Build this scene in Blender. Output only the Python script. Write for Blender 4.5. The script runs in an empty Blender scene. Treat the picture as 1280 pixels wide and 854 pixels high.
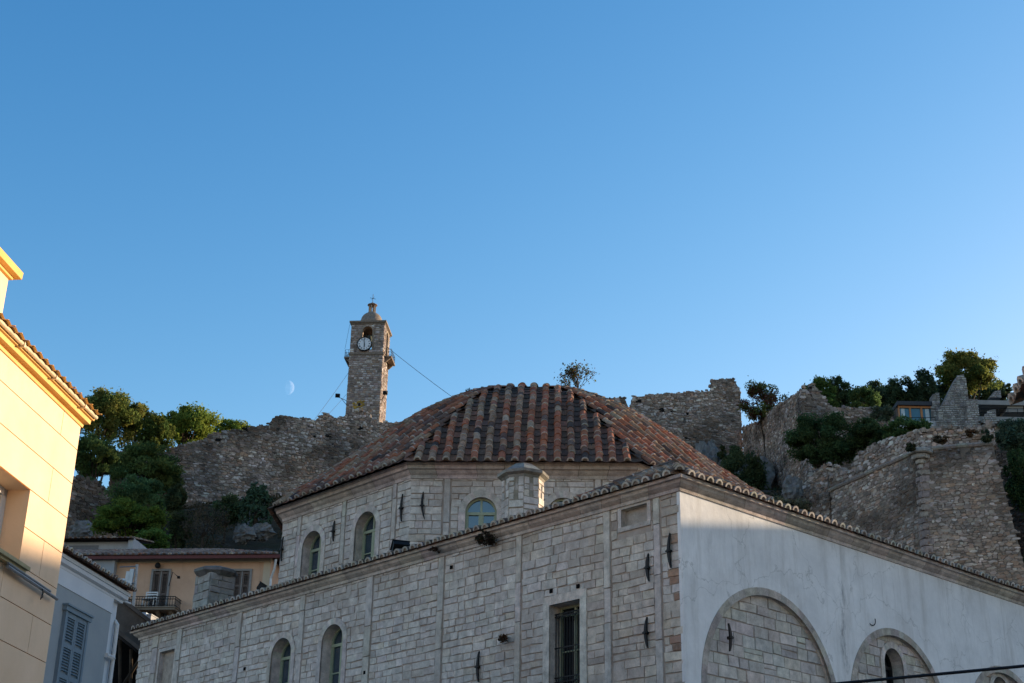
import bpy, math, random
import numpy as np
from mathutils import Vector, Matrix, noise as mnoise

# ------------------------------------------------------------------ camera, sky, sun
scene = bpy.context.scene
F = 1778.0                                   # focal length in pixels of a 1280 wide frame (50 mm)
PITCH, ROLL = math.radians(23.6), math.radians(1.0)
EYE = np.array([0.0, 0.0, 1.6])
FWD = np.array([0, math.cos(PITCH), math.sin(PITCH)])
_r0 = np.array([1.0, 0, 0]); _u0 = np.cross(_r0, FWD)
RIGHT = _r0*math.cos(ROLL) + _u0*math.sin(ROLL)
UP = -_r0*math.sin(ROLL) + _u0*math.cos(ROLL)
cam = bpy.data.cameras.new('camera'); camo = bpy.data.objects.new('camera', cam)
scene.collection.objects.link(camo)
M = Matrix.Identity(4)
for i in range(3):
    M[i][0] = RIGHT[i]; M[i][1] = UP[i]; M[i][2] = -FWD[i]; M[i][3] = EYE[i]
camo.matrix_world = M
cam.sensor_width = 36; cam.lens = F/1280*36; cam.clip_start = 0.1; cam.clip_end = 20000
scene.camera = camo

SUN_AZ, SUN_EL = math.radians(62), math.radians(10.4)
SUN_DIR = Vector((math.sin(SUN_AZ)*math.cos(SUN_EL), math.cos(SUN_AZ)*math.cos(SUN_EL), math.sin(SUN_EL)))
world = bpy.data.worlds.new('World'); scene.world = world; world.use_nodes = True
wn = world.node_tree.nodes; wl = world.node_tree.links
bg = wn['Background']; bg.inputs[1].default_value = 0.15
sky = wn.new('ShaderNodeTexSky'); sky.sky_type = 'NISHITA'; sky.sun_disc = False
sky.sun_elevation = SUN_EL; sky.sun_rotation = SUN_AZ
sky.altitude = 0; sky.air_density = 1.0; sky.dust_density = 0.3; sky.ozone_density = 2.5
# the photograph's colour rendering of the sky: a deeper blue than the raw sky model
sep = wn.new('ShaderNodeSeparateColor'); wl.new(sky.outputs[0], sep.inputs[0]); comb = wn.new('ShaderNodeCombineColor')
for _i, (_p, _g) in enumerate(zip((2.1, 1.3, .95), (.82, .83, 1.07))):
    _a = wn.new('ShaderNodeMath'); _a.operation = 'POWER'; _a.inputs[1].default_value = _p; wl.new(sep.outputs[_i], _a.inputs[0])
    _b = wn.new('ShaderNodeMath'); _b.operation = 'MULTIPLY'; _b.inputs[1].default_value = _g; wl.new(_a.outputs[0], _b.inputs[0])
    _c = wn.new('ShaderNodeMath'); _c.operation = 'MINIMUM'; _c.inputs[1].default_value = 4.5; wl.new(_b.outputs[0], _c.inputs[0])
    wl.new(_c.outputs[0], comb.inputs[_i])
wl.new(comb.outputs[0], bg.inputs[0])
sun = bpy.data.lights.new('sun', 'SUN'); suno = bpy.data.objects.new('sun', sun)
scene.collection.objects.link(suno)
sun.energy = 4.6; sun.angle = math.radians(0.55); sun.color = (1.0, 0.78, 0.52)
suno.rotation_euler = SUN_DIR.to_track_quat('Z', 'Y').to_euler(); suno.location = (60, 20, 60)
scene.view_settings.view_transform = 'Standard'; scene.view_settings.look = 'None'
scene.view_settings.gamma = 1; scene.view_settings.exposure = 0.97
scene.view_settings.use_curve_mapping = False

# ------------------------------------------------------------------ measuring helpers (a point on a real plane seen at a pixel)
def ray(x, y): return FWD + RIGHT*(x-640)/F + UP*(427-y)/F
def atY(x, y, Y): d = ray(x, y); return EYE + d*(Y/d[1])
def atD(x, y, D): d = ray(x, y); return EYE + d*(D/math.hypot(d[0], d[1]))
def atZ(x, y, Z): d = ray(x, y); return EYE + d*((Z-EYE[2])/d[2])
def onp(x, y, p0, n): d = ray(x, y); return EYE + d*(((p0-EYE)@n)/(d@n))
def pxm(p):                                   # pixels per metre at a point
    return F/((np.array(p)-EYE) @ FWD)

# ------------------------------------------------------------------ object helpers
COL = scene.collection
Z3 = np.array([0, 0, 1.0])
def tag(o, label=None, cat=None, group=None, kind=None):
    if label: o['label'] = label
    if cat: o['category'] = cat
    if group: o['group'] = group
    if kind: o['kind'] = kind
    return o
def thing(name, label, cat, loc, group=None):
    o = bpy.data.objects.new(name, None); COL.objects.link(o)
    o.location = [float(a) for a in loc]; o.empty_display_size = 0.5
    return tag(o, label, cat, group)
def wloc(o):
    p = np.zeros(3)
    while o is not None:
        p += np.array(o.location); o = o.parent
    return p
def mesh_object(name, V, faces_flat, loop_tot, cols, mat, parent=None, base=None, smooth=False):
    V = np.asarray(V, dtype=np.float32).reshape(-1, 3)
    off = wloc(parent) if parent is not None else (np.array(base, dtype=float) if base is not None else np.zeros(3))
    V = V - off.astype(np.float32)
    me = bpy.data.meshes.new(name)
    faces_flat = np.asarray(faces_flat, dtype=np.int32); loop_tot = np.asarray(loop_tot, dtype=np.int32)
    me.vertices.add(len(V)); me.vertices.foreach_set('co', V.ravel())
    me.loops.add(len(faces_flat)); me.loops.foreach_set('vertex_index', faces_flat)
    me.polygons.add(len(loop_tot))
    st = np.zeros(len(loop_tot), dtype=np.int32); st[1:] = np.cumsum(loop_tot)[:-1]
    me.polygons.foreach_set('loop_start', st); me.polygons.foreach_set('loop_total', loop_tot)
    me.update(calc_edges=True)
    if cols is not None:
        a = me.color_attributes.new('col', 'FLOAT_COLOR', 'CORNER')
        c = np.ones((len(loop_tot), 4), dtype=np.float32); c[:, :3] = cols
        a.data.foreach_set('color', np.repeat(c, loop_tot, axis=0).ravel())
    me.polygons.foreach_set('use_smooth', np.full(len(loop_tot), bool(smooth)))
    me.materials.append(mat); me.validate()
    o = bpy.data.objects.new(name, me); COL.objects.link(o)
    if parent is not None: o.parent = parent
    else: o.location = [float(a) for a in off]
    return o

class Frame:                                   # local (s along, n outward, z up) -> world
    def __init__(self, o, s, n, z=Z3):
        self.o = np.array(o, float); self.s = np.array(s, float); self.n = np.array(n, float); self.z = np.array(z, float)
    def __call__(self, s, n, z): return self.o + self.s*s + self.n*n + self.z*z
WORLD = Frame((0, 0, 0), (1, 0, 0), (0, 1, 0))

class MB:
    def __init__(self): self.v = []; self.f = []; self.c = []
    def poly(self, pts, col=(.5, .5, .5)):
        i = len(self.v); self.v.extend([tuple(p) for p in pts]); self.f.append(list(range(i, i+len(pts)))); self.c.append(col)
    def faces(self, pts, fs, cols):
        i = len(self.v); self.v.extend([tuple(p) for p in pts])
        for k, f in enumerate(fs):
            self.f.append([i+a for a in f]); self.c.append(cols[k] if isinstance(cols, list) else cols)
    def box(self, fr, s0, s1, n0, n1, z0, z1, col=(.5, .5, .5)):
        P = [fr(s, n, z) for z in (z0, z1) for n in (n0, n1) for s in (s0, s1)]
        self.faces(P, [(0, 1, 3, 2), (4, 6, 7, 5), (0, 4, 5, 1), (2, 3, 7, 6), (0, 2, 6, 4), (1, 5, 7, 3)], col)
    def prism(self, fr, poly, n0, n1, col=(.5, .5, .5)):   # polygon in (s,z) extruded n0..n1
        a = [fr(s, n0, z) for s, z in poly]; b = [fr(s, n1, z) for s, z in poly]; k = len(poly)
        self.faces(a+b, [tuple(range(k))[::-1], tuple(range(k, 2*k))] + [(i, (i+1) % k, k+(i+1) % k, k+i) for i in range(k)], col)
    def tube(self, pts, rad, seg=6, col=(.5, .5, .5), cap=True):
        pts = [np.array(p, float) for p in pts]
        if not hasattr(rad, '__len__'): rad = [rad]*len(pts)
        base = len(self.v); prev = None
        for i, p in enumerate(pts):
            t = pts[min(i+1, len(pts)-1)] - pts[max(i-1, 0)]; t = t/(np.linalg.norm(t)+1e-9)
            if prev is None:
                a = np.cross(t, Z3)
                if np.linalg.norm(a) < .1: a = np.cross(t, np.array([1., 0, 0]))
            else: a = prev - t*(prev@t)
            a = a/np.linalg.norm(a); prev = a; b = np.cross(t, a)
            for k in range(seg):
                w = 2*math.pi*k/seg
                self.v.append(tuple(p + (a*math.cos(w)+b*math.sin(w))*rad[i]))
        for i in range(len(pts)-1):
            for k in range(seg):
                q = base+i*seg; self.f.append([q+k, q+(k+1) % seg, q+seg+(k+1) % seg, q+seg+k]); self.c.append(col)
        if cap:
            self.f.append([base+k for k in range(seg)][::-1]); self.c.append(col)
            q = base+(len(pts)-1)*seg; self.f.append([q+k for k in range(seg)]); self.c.append(col)
    def lathe(self, c, prof, seg=12, rot=0.0, col=(.5, .5, .5), colf=None):
        base = len(self.v); c = np.array(c, float)
        for r, z in prof:
            for k in range(seg):
                w = rot+2*math.pi*k/seg
                self.v.append((c[0]+r*math.cos(w), c[1]+r*math.sin(w), c[2]+z))
        for i in range(len(prof)-1):
            for k in range(seg):
                q = base+i*seg; self.f.append([q+k, q+(k+1) % seg, q+seg+(k+1) % seg, q+seg+k])
                self.c.append(colf() if colf else col)
        self.f.append([base+k for k in range(seg)][::-1]); self.c.append(col)
        q = base+(len(prof)-1)*seg; self.f.append([q+k for k in range(seg)]); self.c.append(col)
    def build(self, name, mat, parent=None, base=None, smooth=False):
        flat = [i for f in self.f for i in f]
        return mesh_object(name, self.v, flat, [len(f) for f in self.f], np.array(self.c, dtype=np.float32), mat, parent, base, smooth)

# ------------------------------------------------------------------ materials
def _mat(name):
    m = bpy.data.materials.new(name); m.use_nodes = True
    nt = m.node_tree; b = nt.nodes['Principled BSDF']
    return m, nt, b
def _noise(nt, scale, detail=6, rough=.6, stretch=None, coord='Object'):
    tc = nt.nodes.new('ShaderNodeTexCoord'); n = nt.nodes.new('ShaderNodeTexNoise')
    n.inputs['Scale'].default_value = scale; n.inputs['Detail'].default_value = detail; n.inputs['Roughness'].default_value = rough
    if stretch:
        mp = nt.nodes.new('ShaderNodeMapping'); mp.inputs['Scale'].default_value = stretch
        nt.links.new(tc.outputs[coord], mp.inputs[0]); nt.links.new(mp.outputs[0], n.inputs['Vector'])
    else: nt.links.new(tc.outputs[coord], n.inputs['Vector'])
    return n.outputs['Fac']
def _map(nt, sock, a, b, c, d):
    r = nt.nodes.new('ShaderNodeMapRange'); r.inputs[1].default_value = a; r.inputs[2].default_value = b
    r.inputs[3].default_value = c; r.inputs[4].default_value = d; nt.links.new(sock, r.inputs[0]); return r.outputs[0]
def _mix(nt, fac, A, B, mode='MIX'):
    x = nt.nodes.new('ShaderNodeMix'); x.data_type = 'RGBA'; x.blend_type = mode
    for s, val in ((x.inputs[0], fac), (x.inputs[6], A), (x.inputs[7], B)):
        if isinstance(val, (int, float)): s.default_value = val
        elif isinstance(val, tuple): s.default_value = val if len(val) == 4 else (*val, 1)
        else: nt.links.new(val, s)
    return x.outputs[2]
def _bump(nt, b, sock, strength, dist=.02):
    bp = nt.nodes.new('ShaderNodeBump'); bp.inputs['Strength'].default_value = strength; bp.inputs['Distance'].default_value = dist
    nt.links.new(sock, bp.inputs['Height']); nt.links.new(bp.outputs[0], b.inputs['Normal'])
def attr_mat(name, scale=5.0, amt=.35, bump=.5, bscale=18.0, bdist=.02, rough=.92, spec=.15, speck=0.0, streak=0.0, patch=0.0):
    m, nt, b = _mat(name)
    at = nt.nodes.new('ShaderNodeAttribute'); at.attribute_name = 'col'
    f = _map(nt, _noise(nt, scale, 8, .65), .3, .7, 1-amt, 1+amt)
    c = _mix(nt, 1.0, at.outputs['Color'], f, 'MULTIPLY')
    if patch:                                  # old repairs: mortar smeared flush over the blocks
        c = _mix(nt, _map(nt, _noise(nt, .55, 9, .75), .51, .6, 0, patch), c, (.40, .33, .28))
    if streak:                                 # rain streaks and lichen
        c = _mix(nt, _map(nt, _noise(nt, 1.0, 8, .75, (2.6, 2.6, .28)), .54, .74, 0, streak), c, (.17, .145, .12))
    if speck:
        s = _map(nt, _noise(nt, bscale*2.2, 4, .7), .56, .68, 0, speck)
        c = _mix(nt, s, c, (.035, .03, .026))
    nt.links.new(c, b.inputs['Base Color'])
    b.inputs['Roughness'].default_value = rough; b.inputs['Specular IOR Level'].default_value = spec
    if bump: _bump(nt, b, _noise(nt, bscale, 6, .7), bump, bdist)
    return m
def plaster_mat(name, c1, c2, scale=1.2, streak=.0, stain=(.1, .09, .08), bump=.25, rough=.9, spec=.2):
    m, nt, b = _mat(name)
    c = _mix(nt, _map(nt, _noise(nt, scale, 8, .65), .35, .65, 0, 1), c1, c2)
    if streak:
        s = _map(nt, _noise(nt, 1.0, 7, .7, (3.0, 3.0, .35)), .55, .75, 0, streak)
        c = _mix(nt, s, c, stain)
    nt.links.new(c, b.inputs['Base Color'])
    b.inputs['Roughness'].default_value = rough; b.inputs['Specular IOR Level'].default_value = spec
    _bump(nt, b, _noise(nt, 14, 8, .7), bump, .02)
    return m
def plain_mat(name, col, rough=.6, metal=0.0, spec=.4, var=.2, scale=8.0):
    m, nt, b = _mat(name)
    c = tuple(col)
    nt.links.new(_mix(nt, _map(nt, _noise(nt, scale, 6, .65), .3, .7, 0, 1), tuple(x*(1-var) for x in c), tuple(min(1, x*(1+var)) for x in c)), b.inputs['Base Color'])
    b.inputs['Roughness'].default_value = rough; b.inputs['Metallic'].default_value = metal; b.inputs['Specular IOR Level'].default_value = spec
    return m
MAT = {}
MAT['ashlar'] = attr_mat('ashlar limestone', 5.0, .3, .7, 24, .02, speck=.4, streak=.45, patch=.7)
MAT['mortar'] = plaster_mat('brown lime mortar', (.25, .185, .145), (.44, .36, .30), 1.6, bump=.5)
MAT['trim'] = attr_mat('dressed stone trim', 4.5, .35, .7, 16, .025, speck=.45, streak=.4)
MAT['rubble'] = attr_mat('rubble masonry', 1.3, .4, .8, 7, .05, streak=.55)
MAT['rubble_core'] = plaster_mat('rubble core', (.13, .10, .078), (.235, .185, .145), .5, bump=.8)
MAT['tiles'] = attr_mat('clay roof tiles', 7.0, .4, .5, 30, .01, rough=.85, speck=.45)
MAT['frame_green'] = plain_mat('pale green window paint', (.30, .33, .22), .5, var=.12)
MAT['iron'] = plain_mat('black iron', (.012, .011, .011), .55, .3)
MAT['black'] = plain_mat('black painted shade', (.006, .006, .006), .9, spec=.05)  # flat black colour standing in for the shade inside openings
MAT['lead'] = plain_mat('grey metal', (.25, .25, .25), .45, .5)
MAT['white_pipe'] = plain_mat('white pvc pipe', (.62, .62, .60), .5, var=.1)
MAT['bark'] = plain_mat('bark', (.05, .038, .028), .95, spec=.1, var=.5, scale=3)
MAT['twig'] = plain_mat('grey twigs', (.07, .055, .045), .95, spec=.1, var=.4)
m, nt, b = _mat('dark window glass'); b.inputs['Base Color'].default_value = (.014, .036, .058, 1); b.inputs['Roughness'].default_value = .05  # blue in the base colour stands in for reflected sky
b.inputs['IOR'].default_value = 1.9; b.inputs['Specular IOR Level'].default_value = .7; _bump(nt, b, _noise(nt, 1.5, 2, .5), .06, .05); MAT['glass'] = m
m, nt, b = _mat('leaves')
at = nt.nodes.new('ShaderNodeAttribute'); at.attribute_name = 'col'
d = nt.nodes.new('ShaderNodeBsdfDiffuse'); t = nt.nodes.new('ShaderNodeBsdfTranslucent'); mx = nt.nodes.new('ShaderNodeMixShader')
nt.links.new(at.outputs[0], d.inputs[0]); nt.links.new(at.outputs[0], t.inputs[0]); mx.inputs[0].default_value = .5
nt.links.new(d.outputs[0], mx.inputs[1]); nt.links.new(t.outputs[0], mx.inputs[2]); nt.links.new(mx.outputs[0], nt.nodes['Material Output'].inputs[0])
MAT['leaves'] = m

m, nt, b = _mat('dark interior glass'); b.inputs['Base Color'].default_value = (.006, .008, .011, 1); b.inputs['Roughness'].default_value = .12; b.inputs['Specular IOR Level'].default_value = .35; MAT['darkglass'] = m
def vary(rng, c, a=.12, hue=.04):
    k = 1+rng.uniform(-a, a)
    return tuple(max(0.002, x*k*(1+rng.uniform(-hue, hue))) for x in c)
def pick(rng, pal):
    r = rng.random()*sum(w for w, _ in pal)
    for w, c in pal:
        r -= w
        if r <= 0: return c
    return pal[-1][1]

# ------------------------------------------------------------------ masonry
LIME = [(5, (.57, .50, .435)), (3, (.54, .47, .415)), (2, (.62, .545, .475)), (.6, (.47, .41, .36)), (.8, (.55, .465, .38))]
RUB = [(4, (.275, .215, .175)), (2.5, (.36, .29, .245)), (2, (.19, .145, .118)), (1.9, (.52, .45, .40)), (2.2, (.32, .205, .14)), (.6, (.10, .083, .075))]
def stone(mb, fr, s0, s1, z0, z1, n0, n1, col, rng, jit=.012, bev=.018, dark=.62):
    """one squared stone: front face a little smaller than its bed, corners out of true"""
    j = lambda: rng.uniform(-jit, jit)
    B = [(s0, z0), (s1, z0), (s1, z1), (s0, z1)]
    B = [(s+j(), z+j()) for s, z in B]
    cx = (s0+s1)/2; cz = (z0+z1)/2; w = max(.02, (s1-s0)/2); h = max(.02, (z1-z0)/2)
    Fp = [(cx+(s-cx)*max(.5, 1-bev/w), cz+(z-cz)*max(.5, 1-bev/h)) for s, z in B]
    P = [fr(s, n0, z) for s, z in B]+[fr(s, n1+rng.uniform(-.006, .006), z) for s, z in Fp]
    side = tuple(x*.9 for x in col)
    mb.faces(P, [(4, 5, 6, 7), (0, 1, 5, 4), (1, 2, 6, 5), (2, 3, 7, 6), (3, 0, 4, 7)], [col]+[side]*4)
def ashlar(mb, fr, s0, s1, z0, z1, rng, blocks=(), ch=(.17, .27), cw=(.26, .62), gap=.006, n1=.020, colf=None, inside=None, wav=.0, jit=.013, bev=.010, n0=-.01):
    z = z0
    while z < z1-.03:
        h = min(rng.uniform(*ch), z1-z)
        if z1-(z+h) < ch[0]*.5: h = z1-z
        zm = z+h/2
        iv = [(s0, s1)]
        for bl in blocks:
            r = bl(z, z+h)
            if r is None: continue
            nv = []
            for a, b_ in iv:
                if r[1] <= a or r[0] >= b_: nv.append((a, b_)); continue
                if r[0] > a: nv.append((a, r[0]))
                if r[1] < b_: nv.append((r[1], b_))
            iv = nv
        for a, b_ in iv:
            s = a
            while s < b_-.02:
                w = min(rng.uniform(*cw), b_-s)
                if b_-(s+w) < cw[0]*.6: w = b_-s
                zo = mnoise.noise(Vector((s*.35, zm*.35, 3.1)))*wav if wav else 0
                if inside is None or inside(s+w/2, zm+zo):
                    c = colf(s+w/2, zm) if colf else vary(rng, pick(rng, LIME), .09, .018)
                    # tall courses are sometimes split in two
                    if h > .23 and rng.random() < .07:
                        k = rng.uniform(.4, .6)*h
                        stone(mb, fr, s+gap/2, s+w-gap/2, z+zo+gap/2, z+zo+k-gap/2, n0, n1+rng.uniform(-.01, .012), c, rng, jit, bev)
                        stone(mb, fr, s+gap/2, s+w-gap/2, z+zo+k+gap/2, z+zo+h-gap/2, n0, n1+rng.uniform(-.01, .012), vary(rng, c, .08), rng, jit, bev)
                    else:
                        stone(mb, fr, s+gap/2, s+w-gap/2, z+zo+gap/2, z+zo+h-gap/2, n0, n1+rng.uniform(-.01, .012), c, rng, jit, bev)
                s += w
        z += h
def rect_block(a, b, z0, z1): return lambda za, zb: (a, b) if (zb > z0+.01 and za < z1-.01) else None
def arch_block(sc, r, z0, zs):
    def f(za, zb):
        if zb <= z0: return None
        if za <= zs: return (sc-r, sc+r)
        d = za+(zb-za)*.6-zs
        if d >= r: return None
        w = math.sqrt(r*r-d*d); return (sc-w, sc+w)
    return f
def arch_pts(sc, hw, z0, zs, n=16):
    return [(sc-hw, z0)] + [(sc-hw*math.cos(math.pi*i/n), zs+hw*math.sin(math.pi*i/n)) for i in range(n+1)] + [(sc+hw, z0)]
def wall_face(mb, fr, s0, s1, z0, z1, ops, n=0.0, col=(.3, .3, .3)):
    """flat wall with real openings; ops = (sc, hw, zsill, zspring or None, ztop)"""
    ops = sorted(ops); s = s0
    q = lambda a, b, c, d: mb.poly([fr(a, n, c), fr(b, n, c), fr(b, n, d), fr(a, n, d)], col) if (b-a > 1e-4 and d-c > 1e-4) else None
    for sc, hw, zb, zs, zt in ops:
        q(s, sc-hw, z0, z1); q(sc-hw, sc+hw, z0, zb); q(sc-hw, sc+hw, zt, z1)
        if zs is not None:
            pts = arch_pts(sc, hw, zs, zs)[1:-1]
            for (a, b_) in zip(pts[:-1], pts[1:]):
                mb.poly([fr(a[0], n, a[1]), fr(b_[0], n, b_[1]), fr(b_[0], n, zt), fr(a[0], n, zt)], col)
        s = sc+hw
    q(s, s1, z0, z1)
def band(mb, fr, inner, outer, n0, n1, col, colf=None):
    """band between two open outlines, front at n1, returns to n0 on both sides"""
    for i in range(len(inner)-1):
        a, b_, c, d = inner[i], inner[i+1], outer[i+1], outer[i]
        k = colf() if colf else col
        mb.poly([fr(a[0], n1, a[1]), fr(b_[0], n1, b_[1]), fr(c[0], n1, c[1]), fr(d[0], n1, d[1])], k)
        mb.poly([fr(d[0], n1, d[1]), fr(c[0], n1, c[1]), fr(c[0], n0, c[1]), fr(d[0], n0, d[1])], k)
        mb.poly([fr(a[0], n1, a[1]), fr(b_[0], n1, b_[1]), fr(b_[0], n0, b_[1]), fr(a[0], n0, a[1])], k)
def reveal(mb, fr, outl, n0, n1, colf):
    for a, b_ in zip(outl[:-1], outl[1:]):
        mb.poly([fr(a[0], n0, a[1]), fr(b_[0], n0, b_[1]), fr(b_[0], n1, b_[1]), fr(a[0], n1, a[1])], colf())
def sweep(mb, path, prof, closed, colf, seglen=.8, rng=random):
    """moulding swept along a plan polyline (outward is to the right of travel), mitred"""
    P = [np.array(p[:2], float) for p in path]; n = len(P); mit = []
    for i in range(n):
        ds = []
        if closed or i > 0: d = P[i]-P[i-1]; ds.append(d/np.linalg.norm(d))
        if closed or i < n-1: d = P[(i+1) % n]-P[i]; ds.append(d/np.linalg.norm(d))
        ns = [np.array([d[1], -d[0]]) for d in ds]
        m_ = sum(ns); m_ = m_/np.linalg.norm(m_); m_ = m_/max(.3, m_@ns[0]); mit.append(m_)
    segs = range(n if closed else n-1)
    for i in segs:
        A, B = P[i], P[(i+1) % n]; ma, mb_ = mit[i], mit[(i+1) % n]; L = np.linalg.norm(B-A)
        k = max(1, int(L/seglen)); cuts = [0]+[(j+rng.uniform(-.25, .25))/k for j in range(1, k)]+[1]
        for t0, t1 in zip(cuts[:-1], cuts[1:]):
            c = colf()
            g = .004/L if k > 1 else 0
            r0 = []; r1 = []
            for (o, z) in prof:
                r0.append((*(A+(B-A)*(t0+g)+(ma+(mb_-ma)*t0)*o), z)); r1.append((*(A+(B-A)*(t1-g)+(ma+(mb_-ma)*t1)*o), z))
            for j in range(len(prof)-1): mb.poly([r0[j], r1[j], r1[j+1], r0[j+1]], c)

# ------------------------------------------------------------------ clay barrel tiles
TILEPAL = [(5, (.33, .118, .062)), (3.4, (.245, .11, .068)), (2.2, (.29, .175, .105)), (1.6, (.15, .085, .058)), (.7, (.065, .047, .038)), (.9, (.36, .25, .165))]
OLDPAL = [(4, (.18, .115, .08)), (3, (.22, .155, .115)), (2, (.13, .09, .068)), (1.2, (.26, .19, .145)), (.9, (.24, .10, .06))]
PALE = (.44, .385, .32)
def tile_column(mb, nodes, side, rng, pal, r1=.105, r0=.082, seg=7, mort=.55, lip=.022, cap_eave=True):
    side = np.array(side)/np.linalg.norm(side); main = pick(rng, pal[:3])
    for i in range(len(nodes)-1):
        a, b_ = np.array(nodes[i]), np.array(nodes[i+1]); t = b_-a; L = np.linalg.norm(t)
        if L < .05: continue
        t /= L; nn = np.cross(side, t); nn = nn if nn[2] > 0 else -nn
        pn_ = mnoise.fractal(Vector(a*.55), .8, 2.0, 3); c = vary(rng, main if rng.random() < .6 else pick(rng, pal), .16, .05)
        if pal in (TILEPAL, OLDPAL) and pn_ < -.25 and rng.random() < .5: c = vary(rng, (.13, .08, .06), .3)
        elif pal in (TILEPAL, OLDPAL) and pn_ > .25 and rng.random() < .5: c = vary(rng, (.29, .18, .115), .2)
        wob = side*rng.uniform(-.02, .02); r0 = r1*.93
        lc = vary(rng, tuple(.75*q+.25*w for q, w in zip(PALE, c)), .25) if rng.random() < mort else c
        rings = []; ex = .05 if i == 0 else 0.0; up0 = .021+rng.uniform(-.006, .008)
        for d, r, up in ((-lip-ex, r1, up0), (lip*.6-ex, r1*.985, up0-.002), (L+.03, r0, 0.0)):
            p = a+t*d+nn*up+wob*(1-d/L)
            rings.append([p+side*r*math.cos(math.pi*k/seg)+nn*r*math.sin(math.pi*k/seg) for k in range(seg+1)])
        m_ = seg+1; o = a+t*(-lip-ex)+nn*up0+wob
        inner = [o+(q-o)*.62 for q in rings[0]]; deep = [q+t*.025 for q in inner]
        P = rings[0]+rings[1]+rings[2]+inner+deep
        fs = [(k, k+1, m_+k+1, m_+k) for k in range(seg)]+[(m_+k, m_+k+1, 2*m_+k+1, 2*m_+k) for k in range(seg)]
        cs = [lc]*seg+[c]*seg
        rim = vary(rng, PALE, .2) if (i == 0 and cap_eave) else lc
        fs += [(k, k+1, 3*m_+k+1, 3*m_+k) for k in range(seg)]+[(3*m_+k, 3*m_+k+1, 4*m_+k+1, 4*m_+k) for k in range(seg)]; cs += [rim]*(2*seg)
        fs.append(tuple(range(4*m_, 5*m_))); cs.append(vary(rng, (.22, .17, .135), .3) if (i == 0 and cap_eave) else lc)
        mb.faces(P, fs, cs)
def pan_column(mb, nodes, side, w, rng, pal, drop=.035):
    side = np.array(side)/np.linalg.norm(side)
    for i in range(len(nodes)-1):
        a, b_ = np.array(nodes[i]), np.array(nodes[i+1]); t = b_-a; L = np.linalg.norm(t)
        if L < .05: continue
        t /= L; nn = np.cross(side, t); nn = nn if nn[2] > 0 else -nn
        c = vary(rng, (.13, .078, .055) if rng.random() < .6 else (.21, .098, .06), .3, .05)
        lo = a-t*(.08 if i == 0 else .0); up = .022
        P = [lo-side*w/2+nn*up, lo-nn*(drop-up), lo+side*w/2+nn*up, b_-side*w/2, b_-nn*drop, b_+side*w/2]
        mb.faces(P, [(0, 1, 4, 3), (1, 2, 5, 4)], c)
def tile_plane(mb, o, e, upv, length, run, rng, pal=TILEPAL, pitch=.29, tl=.36, clip=None, r1=.1, seg=6, mort=.5, caps=True):
    o = np.array(o, float); e = np.array(e, float); e /= np.linalg.norm(e); upv = np.array(upv, float); upv /= np.linalg.norm(upv)
    n = max(2, int(round(length/pitch))); p = length/n
    for k in range(n+1):
        s = k*p; d0, d1 = (0, run) if clip is None else clip(s)
        if d1-d0 < .15: continue
        m_ = max(1, int(round((d1-d0)/tl)))
        nodes = [o+e*s+upv*(d0+(d1-d0)*j/m_) for j in range(m_+1)]
        tile_column(mb, nodes, e, rng, pal, r1, r1*.78, seg, mort, cap_eave=caps)
        if k < n:
            s2 = s+p/2; d0, d1 = (0, run) if clip is None else clip(s2)
            if d1-d0 < .1: continue
            nodes = [o+e*s2+upv*(d0+(d1-d0)*j/m_) for j in range(m_+1)]
            pan_column(mb, nodes, e, p*1.02, rng, pal)

# ------------------------------------------------------------------ foliage
def leaf_mesh(name, parent, C, size, cols, rng, aspect=.55, base=None, upbias=.0, mat=None):
    """C: (n,3) leaf centres; small bent-free leaf quads turned every way"""
    n = len(C); d = rng.normal(size=(n, 3)); d[:, 2] += upbias; d /= np.linalg.norm(d, axis=1)[:, None]
    a = np.cross(d, rng.normal(size=(n, 3))); a /= np.linalg.norm(a, axis=1)[:, None]; b_ = np.cross(d, a)
    sz = (size*rng.uniform(.6, 1.35, n))[:, None]
    V = np.stack([C-a*sz, C-b_*sz*aspect, C+a*sz, C+b_*sz*aspect], axis=1).reshape(-1, 3)
    return mesh_object(name, V, np.arange(4*n), np.full(n, 4), cols, mat or MAT['leaves'], parent, base)
def crown_points(c, r, rng, nclump, nleaf, shape='round', cr=.3, gap=.0):
    c = np.array(c, float); r = np.array(r, float); cl = []
    while len(cl) < nclump:
        d = rng.normal(size=3); d /= np.linalg.norm(d); k = rng.uniform(.25, 1)**.5
        if shape == 'pine' and d[2] < -.35 and rng.random() < .75: continue
        p = d*k*(1-cr*.35)
        if shape == 'pine': p[2] = p[2]*.9+.08
        if gap and mnoise.noise(Vector(p*1.9+c*.11)) < -.28+gap*.3: 
            if rng.random() < .8: continue
        cl.append(p)
    cl = np.array(cl); rad = cr*rng.uniform(.6, 1.25, nclump)
    idx = rng.integers(0, nclump, nclump*nleaf)
    d = rng.normal(size=(len(idx), 3)); d /= np.linalg.norm(d, axis=1)[:, None]
    k = rng.uniform(0.15, 1, len(idx))**.45
    loc = cl[idx]+d*(rad[idx]*k)[:, None]*np.array([1, 1, .75 if shape == 'pine' else .9])
    return c+loc*r, idx, c+cl*r
def crown_cols(idx, n, rng, base, tone=.3, warm=.15, alt=None, altp=.0):
    base = np.array(base); t = 1+rng.uniform(-tone, tone, n); w = rng.uniform(-warm, warm, n)
    cc = base[None, :]*t[:, None]*np.stack([1+w, np.ones(n), 1-w*.5], 1)
    if alt is not None:
        m_ = rng.random(n) < altp; cc[m_] = np.array(alt)*t[m_][:, None]
    k = cc[idx]*(1+rng.uniform(-.25, .25, len(idx)))[:, None]
    return np.clip(k, .003, 1)

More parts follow.
